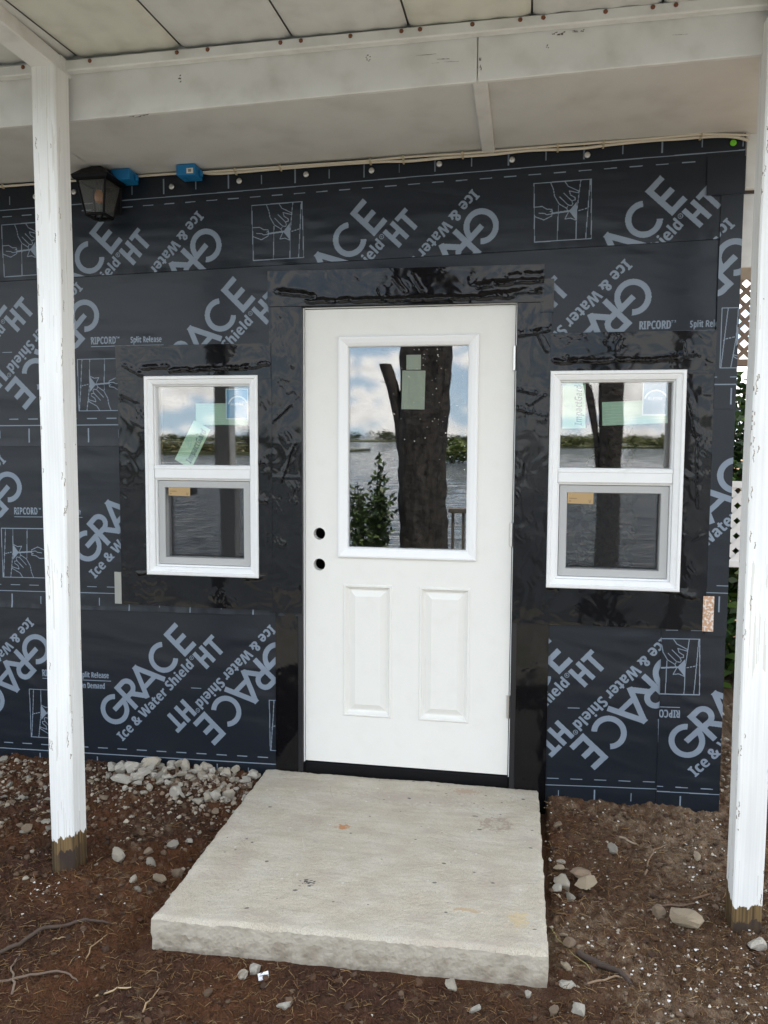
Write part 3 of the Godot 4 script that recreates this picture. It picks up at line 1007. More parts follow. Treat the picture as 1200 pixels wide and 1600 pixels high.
func build_window(H: Node3D, x0: float, y0: float, label: String) -> void:
	var W := holder(H, "window", label)
	var x1 := x0 + 0.5395
	var y1 := y0 + 0.9083
	var R := func(d: float, e := -1.0) -> Array: return [x0 + d, y0 + (d if e < 0 else e), x1 - d, y1 - d]
	var m := MB.new()
	m.rings([[R.call(0.0), -0.01], [R.call(0.0), 0.0255], [R.call(0.003), 0.029], [R.call(0.013), 0.030], [R.call(0.017), 0.024], [R.call(0.022), 0.0235], [R.call(0.034), 0.019], [R.call(0.038), 0.0165], [R.call(0.0385), -0.05]])
	part(W, "frame", m.mesh(M.vinyl))
	# meeting rail and upper sash bead
	var ya := y0 + 0.4445
	var yb := y0 + 0.4985
	m = MB.new()
	m.box(Vector3(x0 + 0.0386, ya, -0.045), Vector3(x1 - 0.0386, yb, 0.014), 0.004)
	m.box(Vector3(x0 + 0.0386, yb - 0.012, 0.0), Vector3(x1 - 0.0386, yb + 0.004, 0.0165), 0.003)
	part(W, "meeting_rail", m.mesh(M.vinyl))
	var us := [x0 + 0.0386, yb + 0.0005, x1 - 0.0386, y1 - 0.0386]
	m = MB.new()
	var S := func(r: Array, d: float) -> Array: return [r[0] + d, r[1] + d, r[2] - d, r[3] - d]
	m.rings([[us, 0.006], [S.call(us, 0.006), 0.004], [S.call(us, 0.008), -0.012], [S.call(us, 0.008), -0.04]])
	part(W, "upper_sash", m.mesh(M.vinyl))
	pane(W, us[0] + 0.006, us[1] + 0.006, us[2] - 0.006, us[3] - 0.006, -0.010)
	# lower sash, screen frame and insect screen
	var ls := [x0 + 0.0386, y0 + 0.0386, x1 - 0.0386, ya]
	m = MB.new()
	m.rings([[ls, 0.004], [S.call(ls, 0.007), 0.002], [S.call(ls, 0.0095), -0.012]])
	part(W, "screen_track", m.mesh(M.vinyl))
	m = MB.new()
	m.rings([[S.call(ls, 0.0095), -0.012], [S.call(ls, 0.011), -0.005], [S.call(ls, 0.040), -0.006], [S.call(ls, 0.043), -0.012]])
	part(W, "screen_frame", m.mesh(M.screen_frame))
	var sc: Array = S.call(ls, 0.041)
	m = MB.new()
	m.quad(Vector3(sc[0], sc[1], -0.0105), Vector3(sc[2], sc[1], -0.0105), Vector3(sc[2], sc[3], -0.0105), Vector3(sc[0], sc[3], -0.0105))
	part(W, "insect_screen", m.mesh(M.screen))
	m = MB.new()
	m.rings([[ls, -0.03], [S.call(ls, 0.036), -0.030], [S.call(ls, 0.040), -0.042], [S.call(ls, 0.040), -0.075]])
	part(W, "lower_sash", m.mesh(M.vinyl))
	pane(W, ls[0] + 0.037, ls[1] + 0.037, ls[2] - 0.037, ls[3] - 0.037, -0.046)

# ---------------------------------------------------------------- patio cover, posts, slab
func roof_y(z: float) -> float:
	return 2.843 - 0.0524 * z

func build_patio() -> void:
	var T := thing("patio_cover", "white patio roof of flat metal panels hung from the eave", "patio roof")
	var k := 0
	var x := -0.69 - 0.3975 * 8
	while x < 1.6:
		var m := MB.new()
		var G := []
		for j in 12:
			var z := lerpf(1.45, 0.735, j / 11.0)
			var row := PackedVector3Array()
			for i in 25:
				var f := i / 24.0
				var px := x + 0.003 + f * 0.3910
				var rip := 0.0022 * cos(f * TAU * 4.0)
				if i == 0 or i == 24: rip = 0.010
				row.append(Vector3(px, roof_y(z) + rip, z))
			G.append(row)
		G.reverse()
		m.grid(G)
		part(T, "roof_panel", m.mesh(M.panel[(k * 5 + k / 3 + 1) % 4]))
		x += 0.3975
		k += 1
	var m2 := MB.new()
	m2.quad(Vector3(-3.9, roof_y(1.45) + 0.02, 1.46), Vector3(1.72, roof_y(1.45) + 0.02, 1.46), Vector3(1.72, roof_y(0.7) + 0.02, 0.70), Vector3(-3.9, roof_y(0.7) + 0.02, 0.70))
	part(T, "added_seam_cover", m2.mesh(mk(0.16, 0.155, 0.145, 0.8)))  # dark sheet added over the panels so no sky leaks through the seams
	# ledger strip with rusty screws
	var m := MB.new()
	m.t = Transform3D(Basis(Vector3(1, 0.0095, 0), Vector3(0, 1, 0), Vector3(0, 0, 1)), Vector3.ZERO)
	m.box(Vector3(-3.9, 2.7585, 0.733), Vector3(1.68, 2.7955, 0.768), 0.004)
	part(T, "ledger_strip", m.mesh(M.trim))
	m = MB.new()
	m.box(Vector3(-3.9, 2.670, 1.43), Vector3(1.72, 2.760, 1.47), 0.004)
	part(T, "front_gutter", m.mesh(M.trim))
	var sm := MB.new()
	sm.t = Transform3D(Basis(Vector3.RIGHT, PI / 2), Vector3.ZERO)
	sm.lathe([Vector2(0.0075, 0.0), Vector2(0.0070, 0.002), Vector2(0.004, 0.006), Vector2(0.0, 0.007)], 7)
	var screw := sm.mesh(M.rust)
	for sx in [-1.272, -1.015, -0.692, -0.581, -0.324, -0.253, -0.085, 0.085, 0.146, 0.315, 0.466, 0.538, 0.728, 0.869, 0.937]:
		part(T, "screw", screw, Vector3(sx, 2.780 + 0.0095 * sx + 0.004, 0.7685))
	# beams that run out over the posts
	for s in [[-1.198, -1.108], [1.203, 1.296]]:
		m = MB.new()
		for z in [[0.70, 0.797], [0.800, 1.43]]:
			m.box(Vector3(s[0], 2.735, z[0] + (0.069 if s[0] > 0 and z[0] < 0.75 else 0.0)), Vector3(s[1] if z[0] > 0.75 else s[1] + 0.008, 2.782 if z[0] < 0.75 else 2.705 + 0.012, z[1]) if false else Vector3(s[1], 2.792 if z[0] < 0.75 else 2.788, z[1]), 0.004)
		part(T, "beam", m.mesh(M.trim))

func paint_image(seedv: int, foot: Array, chips: int) -> Array:
	# four faces side by side (front, right, back, left), 3.0 m high; returns colour and height pictures
	var w := 256
	var h := 2048
	var im := Image.create(w, h, false, Image.FORMAT_RGB8)
	var hm := Image.create(w, h, false, Image.FORMAT_L8)
	var gr := nz(seedv, 0.12, 3)
	var lo := nz(seedv + 1, 0.02, 3)
	var ed := nz(seedv + 2, 0.11, 3)
	var r2 := RandomNumberGenerator.new()
	r2.seed = seedv
	for i in w:
		var f := i / 64.0
		var edge: float = lerpf(foot[int(f) % 4], foot[(int(f) + 1) % 4], fposmod(f, 1.0)) + ed.get_noise_1d(i * 0.35) * 0.018 + gr.get_noise_1d(i * 3.0) * 0.004
		for j in h:
			var y := (1.0 - (j + 0.5) / h) * 3.0 - 0.2
			var g := gr.get_noise_2d(i, j * 0.012)
			var l := lo.get_noise_2d(i * 0.5, j * 0.1)
			var hv := 0.55 + g * 0.35
			var k: Color
			if y > edge + gr.get_noise_2d(i * 1.0, j * 0.4) * 0.010:
				var b := 0.96 + g * 0.075 + l * 0.11
				k = Color(0.82 * b, 0.822 * b, 0.80 * b)
				if g > 0.30 and l > 0.10: k = k.lerp(Color(0.50, 0.47, 0.40), 0.5)
			else:
				hv -= 0.2
				var b := 0.75 + g * 0.9 + l * 0.5
				k = Color(0.155 * b, 0.098 * b, 0.040 * b)
				if y < edge - 0.05: k = k.lerp(Color(0.040, 0.026, 0.018), clampf(0.55 + l * 1.5, 0, 1))
			im.set_pixel(i, j, k.linear_to_srgb())
			hm.set_pixel(i, j, Color(hv, hv, hv))
	for c in chips:
		# flaked paint and short checks, mostly along the arrises
		var cx := int(r2.randi_range(0, 3) * 64 + r2.randfn(0.0, 7.0))
		var cy := r2.randi_range(100, h - 160)
		var ln := r2.randi_range(3, 40)
		for e in ln:
			var wd := 1 + int(absf(r2.randfn(0, 1.0)))
			var col := Color(0.24, 0.18, 0.11).lerp(Color(0.08, 0.06, 0.05), r2.randf()).linear_to_srgb()
			var xx := posmod(cx + int(2.0 * sin(e * 0.3)), w - 3)
			im.fill_rect(Rect2i(xx, cy + e, wd, 1), col)
			hm.fill_rect(Rect2i(xx, cy + e, wd, 1), Color(0.15, 0.15, 0.15))
	return [im, hm]

func build_posts() -> void:
	var specs := [[-1.1960, -1.1050, 0.752, 0.842, 2.7345, [0.115, 0.145, 0.12, 0.11], 71, "weathered white porch post beside the wall lantern, its bare foot in the soil"], [1.2030, 1.2960, 0.690, 0.782, 2.7345, [0.085, 0.10, 0.12, 0.13], 81, "bright white porch post at the house corner, bare wood at its foot"]]
	for s in specs:
		var pics := paint_image(s[6], s[5], 120)
		var mat := StandardMaterial3D.new()
		mat.albedo_texture = tex(pics[0])
		mat.roughness = 0.6
		mat.texture_repeat = false
		relief(mat, pics[1], 0.16)
		var m := MB.new()
		var b := 0.005
		var xa: float = s[0]
		var xb: float = s[1]
		var za: float = s[2]
		var zb: float = s[3]
		var ring := [Vector2(xa + b, zb), Vector2(xb - b, zb), Vector2(xb, zb - b), Vector2(xb, za + b), Vector2(xb - b, za), Vector2(xa + b, za), Vector2(xa, za + b), Vector2(xa, zb - b)]
		var us := [0.0, 0.235, 0.25, 0.485, 0.5, 0.735, 0.75, 0.985, 1.0]
		var rows := 40
		var wob := nz(s[6], 1.2, 2)
		for r in rows:
			var y0 := lerpf(-0.34, s[4], float(r) / rows)
			var y1 := lerpf(-0.34, s[4], float(r + 1) / rows)
			for k in 8:
				var p: Vector2 = ring[k]
				var q: Vector2 = ring[(k + 1) % 8]
				var f := func(a: Vector2, y: float) -> Vector3: return Vector3(a.x + wob.get_noise_2d(y, a.x * 9.0) * 0.003, y, a.y + wob.get_noise_2d(y + 9.0, a.y * 9.0) * 0.003)
				var t0 := 1.0 - (y0 + 0.2 + 0.14) / 3.0
				var t1 := 1.0 - (y1 + 0.2 + 0.14) / 3.0
				m.quad(f.call(p, y0), f.call(q, y0), f.call(q, y1), f.call(p, y1), [Vector2(us[k], t0), Vector2(us[k + 1], t0), Vector2(us[k + 1], t1), Vector2(us[k], t1)])
		m.quad(Vector3(xa, s[4], zb), Vector3(xb, s[4], zb), Vector3(xb, s[4], za), Vector3(xa, s[4], za), [Vector2(0.1, 0.1), Vector2(0.2, 0.1), Vector2(0.2, 0.15), Vector2(0.1, 0.15)])
		single("porch_post", m.mesh(mat), s[7], "post", Vector3.ZERO, "posts under the patio roof")

func build_slab() -> void:
	var N := 1024
	var im := Image.create(N, N, false, Image.FORMAT_RGB8)
	var n1 := nz(91, 0.006, 5)
	var n2 := nz(92, 0.03, 4)
	var n3 := nz(93, 0.22, 3)
	var n4 := nz(94, 0.004, 3)
	var streak := nz(95, 0.02, 3)
	for j in N:
		for i in N:
			var a := n1.get_noise_2d(i, j)
			var b := n2.get_noise_2d(i, j)
			var f := n3.get_noise_2d(i, j)
			var k := 0.46 * (1.0 + a * 0.11 + b * 0.10 + f * 0.30 + streak.get_noise_2d(i * 0.25, j * 1.4) * 0.10)
			var col := Color(k, k * (0.895 + a * 0.03), k * (0.72 + a * 0.06))
			var st := smoothstep(0.12, 0.5, n4.get_noise_2d(i + 200, j * 1.6))
			col = col.lerp(Color(0.40, 0.34, 0.28), st * 0.5)
			if f > 0.44 and b > 0.05: col = col.lerp(Color(0.08, 0.07, 0.06), 0.6)
			im.set_pixel(i, j, col.linear_to_srgb())
	var r2 := RandomNumberGenerator.new()
	r2.seed = 5
	var blot := func(u: float, v: float, rx: float, ry: float, c: Color, amt: float, ring := 0.0) -> void:
		for j in range(maxi(0, int((v - ry * 1.6) * N)), mini(N, int((v + ry * 1.6) * N))):
			for i in range(maxi(0, int((u - rx * 1.6) * N)), mini(N, int((u + rx * 1.6) * N))):
				var d := Vector2((i / float(N) - u) / rx, (j / float(N) - v) / ry).length() + n2.get_noise_2d(i * 1.5, j * 1.5) * 0.7
				var w := smoothstep(1.0, 0.5, d) if ring == 0.0 else smoothstep(0.35, 0.0, absf(d - 0.8))
				if w > 0: im.set_pixel(i, j, im.get_pixel(i, j).lerp(c.linear_to_srgb(), w * amt))
	# u: left to right, v: from the house outwards. Rust spots, a boot-width drag mark, a pot ring, tar flecks
	blot.call(0.38, 0.42, 0.024, 0.018, Color(0.42, 0.17, 0.06), 0.75)
	blot.call(0.86, 0.31, 0.045, 0.05, Color(0.25, 0.19, 0.15), 0.55, 1.0)
	blot.call(0.93, 0.86, 0.03, 0.05, Color(0.52, 0.40, 0.22), 0.6)
	blot.call(0.80, 0.84, 0.05, 0.012, Color(0.40, 0.27, 0.14), 0.5)
	blot.call(0.55, 0.17, 0.26, 0.055, Color(0.37, 0.31, 0.26), 0.50)
	blot.call(0.75, 0.07, 0.06, 0.03, Color(0.33, 0.22, 0.14), 0.45)
	for k in 26: blot.call(0.355 + r2.randfn(0, 0.011), 0.77 + r2.randfn(0, 0.012), 0.0015 + r2.randf() * 0.0055, 0.0015 + r2.randf() * 0.004, Color(0.06, 0.06, 0.06), 0.85)
	# hairline scratches and trowel marks
	for k in 46:
		var q := Vector2(r2.randf(), r2.randf()) * N
		var dir := Vector2.from_angle(r2.randfn(0.15, 0.5))
		var pale := r2.randf() < 0.6
		for e in r2.randi_range(20, 130):
			q += dir + Vector2(r2.randfn(), r2.randfn()) * 0.25
			if q.x > 1 and q.y > 1 and q.x < N - 2 and q.y < N - 2: im.set_pixelv(Vector2i(q), im.get_pixelv(Vector2i(q)).lerp(Color(0.88, 0.86, 0.82) if pale else Color(0.45, 0.40, 0.35), 0.5))
	for k in 80:
		var s := 0.0018 + 0.0045 * pow(r2.randf(), 3.0)
		blot.call(r2.randf_range(0.02, 0.98), pow(r2.randf(), 1.5) * 0.98, s * 1.5, s, Color(0.10, 0.09, 0.085), 0.85)
	for k in 60:
		var s := 0.002 + 0.003 * r2.randf()
		blot.call(r2.randf_range(0.02, 0.98), r2.randf_range(0.02, 0.98), s, s, Color(0.62, 0.60, 0.56), 0.7)
	var top := StandardMaterial3D.new()
	top.albedo_texture = tex(im)
	top.roughness = 0.88
	top.metallic_specular = 0.35
	top.texture_repeat = false
	var hm := grey(96, 0.05, 5, 1024)
	relief(top, hm, 0.25)
	# the same concrete at the sides, tinted in patches by the soil that lay against it
	var side := triplanar(mk(1, 1, 1, 0.92, 0.3), 1.6)
	side.albedo_texture = ramp(grey(97, 0.014, 5, 512), [[0.0, 0.27, 0.225, 0.175], [0.40, 0.35, 0.305, 0.240], [0.60, 0.42, 0.375, 0.305], [1.0, 0.47, 0.425, 0.35]])
	relief(side, grey(98, 0.04, 5, 512), 0.4)
	var c := [Vector2(-0.645, -0.0), Vector2(0.592, -0.0), Vector2(0.603, 1.160), Vector2(-0.622, 1.198)]
	var en := nz(99, 9.0, 4)
	var ef := nz(100, 40.0, 2)
	var S := 150
	var G := []
	var U := []
	for j in S + 1:
		var row := PackedVector3Array()
		var ur := PackedVector2Array()
		for i in S + 1:
			var u := float(i) / S
			var w := float(j) / S
			var p: Vector2 = (c[3] as Vector2).lerp(c[2], u).lerp((c[0] as Vector2).lerp(c[1], u), w)
			var d := minf(minf(u, 1 - u), minf(w, 1 - w)) * 1.2
			var q := Vector2(en.get_noise_2d(p.x, p.y), en.get_noise_2d(p.x + 7.0, p.y)) * 0.005 + Vector2(ef.get_noise_2d(p.x, p.y), ef.get_noise_2d(p.x + 7.0, p.y)) * 0.0022
			p += q * smoothstep(0.06, 0.0, d)
			var y := -0.043 + en.get_noise_2d(p.x * 0.4, p.y * 0.4) * 0.004 - 0.010 * pow(maxf(0.0, 1.0 - d / 0.016), 2.0) - 0.010 * maxf(0.0, ef.get_noise_2d(p.x * 0.7, p.y * 0.7)) * smoothstep(0.02, 0.0, d)
			row.append(Vector3(p.x, y, p.y))
			ur.append(Vector2(u, 1.0 - w))
		G.append(row)
		U.append(ur)
	var m := MB.new()
	m.grid(G, U)
	var am := m.mesh(top)
	m = MB.new()
	var lip := MB.new()
	var edge_mat := triplanar(mk(0.46, 0.415, 0.34, 0.9, 0.3), 2.0)
	edge_mat.albedo_texture = ramp(grey(101, 0.02, 5, 256), [[0.0, 0.72, 0.70, 0.67], [0.35, 0.90, 0.89, 0.88], [0.6, 1, 1, 1], [1, 1.0, 1.0, 1.0]])
	relief(edge_mat, grey(98, 0.04, 5, 512), 0.3)
	var rim := []
	for i in S: rim.append(G[0][i])
	for j in S: rim.append(G[j][S])
	for i in S: rim.append(G[S][S - i])
	for j in S: rim.append(G[S - j][0])
	for k in rim.size():
		var a: Vector3 = rim[k]
		var b: Vector3 = rim[(k + 1) % rim.size()]
		var pa := a
		var pb := b
		for r in 5:
			var f := (r + 1) / 5.0 if r != 0 else 0.26
			var push := func(p: Vector3) -> Vector3: return Vector3(p.x, lerpf(p.y, -0.21, f + ((en.get_noise_2d(p.x * 0.8 + p.z, 3.0) + ef.get_noise_2d(p.x + p.z, 5.0) * 0.6) * 0.10 if f < 0.3 else 0.0)), p.z) + Vector3(signf(p.x), 0, 0.6 if p.z > 1.0 else 0.0) * (en.get_noise_2d(p.x + p.z, f * 0.4) * 0.006)
			var na: Vector3 = push.call(a)
			var nb: Vector3 = push.call(b)
			(lip if r == 0 else m).quad(na, nb, pb, pa)
			pa = na
			pb = nb
	lip.mesh(edge_mat, am)
	m.mesh(side, am)
	single("concrete_slab", am, "square grey concrete slab lying as a step before the door", "slab")

# ---------------------------------------------------------------- lantern, boxes, cables
func build_fixtures() -> void:
	var L := thing("wall_lantern", "black tapered wall lantern with clear panes and an amber bulb", "lantern", Vector3(-1.350, 2.425, 0.125))
	var fr := mk(0.005, 0.005, 0.006, 0.5, 0.3)
	var wt := 0.066
	var wb := 0.042
	var h0 := 0.016
	var h1 := 0.158
	var m := MB.new()
	var cs := [Vector2(-1, -1), Vector2(1, -1), Vector2(1, 1), Vector2(-1, 1)]
	for k in 4:
		var a: Vector2 = cs[k]
		var b: Vector2 = cs[(k + 1) % 4]
		m.tube([Vector3(a.x * wb, h0, a.y * wb), Vector3(a.x * wt, h1, a.y * wt)], [0.0055, 0.0055], 4)
		m.tube([Vector3(a.x * wb, h0, a.y * wb), Vector3(b.x * wb, h0, b.y * wb)], [0.007, 0.007], 4)
		m.tube([Vector3(a.x * wt, h1, a.y * wt), Vector3(b.x * wt, h1, b.y * wt)], [0.007, 0.007], 4)
		m.tube([Vector3(a.x * wb, h0, a.y * wb), Vector3(0, -0.004, 0)], [0.005, 0.005], 4)
	part(L, "frame", m.mesh(fr))
	for k in 4:
		m = MB.new()
		var a: Vector2 = cs[k]
		var b: Vector2 = cs[(k + 1) % 4]
		m.quad(Vector3(b.x * wb, h0, b.y * wb), Vector3(a.x * wb, h0, a.y * wb), Vector3(a.x * wt, h1, a.y * wt), Vector3(b.x * wt, h1, b.y * wt))
		var gl := StandardMaterial3D.new()
		gl.albedo_color = lin(0.20, 0.20, 0.185, 0.28)
		gl.transparency = BaseMaterial3D.TRANSPARENCY_ALPHA
		gl.roughness = 0.3
		part(L, "pane", m.mesh(gl))
	m = MB.new()
	for r in [[0.080, 0.158, 0.084, 0.172], [0.084, 0.172, 0.050, 0.205], [0.050, 0.205, 0.022, 0.222], [0.022, 0.222, 0.010, 0.240]]:
		for k in 4:
			var a: Vector2 = cs[k]
			var b: Vector2 = cs[(k + 1) % 4]
			m.quad(Vector3(b.x * r[0], r[1], b.y * r[0]), Vector3(a.x * r[0], r[1], a.y * r[0]), Vector3(a.x * r[2], r[3], a.y * r[2]), Vector3(b.x * r[2], r[3], b.y * r[2]))
	m.box(Vector3(-0.078, 0.156, -0.078), Vector3(0.078, 0.160, 0.078))
	part(L, "cap", m.mesh(fr))
	m = MB.new()
	m.box(Vector3(-0.055, 0.05, -0.104), Vector3(0.055, 0.235, -0.090), 0.006)
	m.box(Vector3(-0.018, 0.14, -0.092), Vector3(0.018, 0.185, -0.06), 0.004)
	part(L, "bracket", m.mesh(fr))
	m = MB.new()
	m.t = Transform3D(Basis(), Vector3(0, 0.155, 0))
	m.lathe([Vector2(0.013, 0.0), Vector2(0.013, -0.03), Vector2(0.0, -0.03)], 10)
	part(L, "socket", m.mesh(fr))
	m = MB.new()
	m.t = Transform3D(Basis(), Vector3(0, 0.128, 0))
	m.lathe([Vector2(0.012, 0.0), Vector2(0.020, -0.022), Vector2(0.021, -0.036), Vector2(0.016, -0.052), Vector2(0.0, -0.060)], 14)
	var amber := mk(0.34, 0.14, 0.035, 0.15)
	part(L, "bulb", m.mesh(amber))
	# blue boxes
	var blue := mk(0.008, 0.17, 0.40, 0.45)
	for s in [[-1.302, -1.215, false], [-1.000, -0.912, true]]:
		var B := thing("electrical_box", "blue plastic electrical box with a white tag, under the soffit" if s[2] else "blue plastic electrical box under the soffit right beside the lantern", "electrical box", Vector3((s[0] + s[1]) / 2, soffit_y(s[0]) - 0.048, 0.022))
		m = MB.new()
		m.box(Vector3(-0.043, 0.0, 0.0), Vector3(0.043, 0.047, 0.086), 0.003)
		part(B, "shell", m.mesh(blue))
		m = MB.new()
		m.box(Vector3(0.0435, 0.010, 0.018), Vector3(0.054, 0.034, 0.042), 0.003)
		part(B, "clamp", m.mesh(blue))
		part(B, "tab", boxmesh(Vector3(-0.030, -0.004, 0.020), Vector3(-0.012, -0.0005, 0.050), 0.001, blue))
		if s[2]:
			part(B, "tag", boxmesh(Vector3(0.006, 0.006, 0.0865), Vector3(0.036, 0.028, 0.0885), 0.0005, mk(0.72, 0.70, 0.64, 0.6)))
			part(B, "knockout", boxmesh(Vector3(0.014, 0.011, 0.0890), Vector3(0.028, 0.023, 0.0895), 0.0, mk(0.25, 0.22, 0.2, 0.6)))
	var jac := mk(0.62, 0.56, 0.45, 0.5)
	var routes := [
		["cream cable pinned along the soffit from behind the post to the blue boxes", [Vector3(-2.034, 2.625, 0.026), Vector3(-1.902, 2.626, 0.026), Vector3(-1.708, 2.629, 0.026), Vector3(-1.516, 2.633, 0.026), Vector3(-1.32, 2.636, 0.026), Vector3(-1.15, 2.638, 0.026), Vector3(-1.005, 2.638, 0.03)], 0.0055],
		["thicker cream cable sagging along the wall's top edge", [Vector3(-0.908, 2.636, 0.028), Vector3(-0.829, 2.629, 0.026), Vector3(-0.610, 2.634, 0.026), Vector3(-0.438, 2.638, 0.026), Vector3(-0.269, 2.640, 0.026), Vector3(-0.103, 2.640, 0.026), Vector3(0.006, 2.636, 0.026), Vector3(0.167, 2.642, 0.026), Vector3(0.352, 2.644, 0.026), Vector3(0.508, 2.651, 0.026), Vector3(0.687, 2.647, 0.026), Vector3(0.837, 2.656, 0.026), Vector3(0.984, 2.662, 0.026), Vector3(1.082, 2.662, 0.026), Vector3(1.202, 2.664, 0.026), Vector3(1.286, 2.658, 0.026), Vector3(1.345, 2.640, 0.026)], 0.0065],
		["thin cream cable running above the thicker one to the corner", [Vector3(-0.908, 2.634, 0.040), Vector3(-0.607, 2.637, 0.041), Vector3(-0.212, 2.641, 0.041), Vector3(0.007, 2.647, 0.041), Vector3(0.274, 2.649, 0.041), Vector3(0.508, 2.655, 0.041), Vector3(0.786, 2.660, 0.041), Vector3(0.934, 2.663, 0.041), Vector3(1.056, 2.666, 0.041), Vector3(1.176, 2.668, 0.041), Vector3(1.345, 2.655, 0.041)], 0.0045]]
	for r in routes:
		var cv := Curve3D.new()
		cv.bake_interval = 0.02
		var pts: Array = r[1]
		for k in pts.size():
			var d: Vector3 = (pts[mini(k + 1, pts.size() - 1)] - pts[maxi(k - 1, 0)]) * 0.2
			cv.add_point(pts[k], -d, d)
		var bp := Array(cv.get_baked_points())
		var rad := []
		for q in bp: rad.append(r[2])
		var K := thing("cable", r[0], "cable", Vector3.ZERO, "cables along the top of the wall")
		m = MB.new()
		m.tube(bp, rad, 8)
		part(K, "jacket", m.mesh(jac))
		var step := 0.27
		var x: float = pts[0].x + 0.15
		while x < pts[-1].x - 0.05:
			var near: Vector3 = cv.get_closest_point(Vector3(x, pts[0].y, pts[0].z))
			m = MB.new()
			m.box(near + Vector3(-0.004, -float(r[2]) - 0.003, -0.010), near + Vector3(0.004, float(r[2]) + 0.003, float(r[2]) + 0.002), 0.001)
			part(K, "staple", m.mesh(mk(0.45, 0.38, 0.25, 0.5)))
			x += step + 0.13 * sin(x * 9.0)

# ---------------------------------------------------------------- stickers behind the glass
func sticker(called: String, label: String, w: float, h: float, at: Vector3, turn: float, paint: Callable, base: Color) -> void:
	var P := Print.new()
	P.im = Image.create(maxi(16, int(w / 0.0005)), maxi(16, int(h / 0.0005)), false, Image.FORMAT_RGB8)
	P.x0 = -w / 2; P.x1 = w / 2; P.y0 = -h / 2; P.y1 = h / 2
	P.heavy = false
	P.im.fill(base.linear_to_srgb())
	paint.call(P)
	var mat := StandardMaterial3D.new()
	mat.albedo_texture = tex(P.im)
	mat.roughness = 0.5
	mat.texture_repeat = false
	var m := MB.new()
	m.quad(Vector3(-w / 2, -h / 2, 0), Vector3(w / 2, -h / 2, 0), Vector3(w / 2, h / 2, 0), Vector3(-w / 2, h / 2, 0), [Vector2(0, 1), Vector2(1, 1), Vector2(1, 0), Vector2(0, 0)])
	m.quad(Vector3(w / 2, -h / 2, -0.0004), Vector3(-w / 2, -h / 2, -0.0004), Vector3(-w / 2, h / 2, -0.0004), Vector3(w / 2, h / 2, -0.0004), [Vector2(0, 0), Vector2(0, 0), Vector2(0, 0), Vector2(0, 0)])
	if label.begins_with("blue"):
		mat.transparency = BaseMaterial3D.TRANSPARENCY_ALPHA
		mat.albedo_color = Color(1, 1, 1, 0.85)
	var o := single(called, m.mesh(mat), label, "sticker", at)
	o.rotation.z = turn

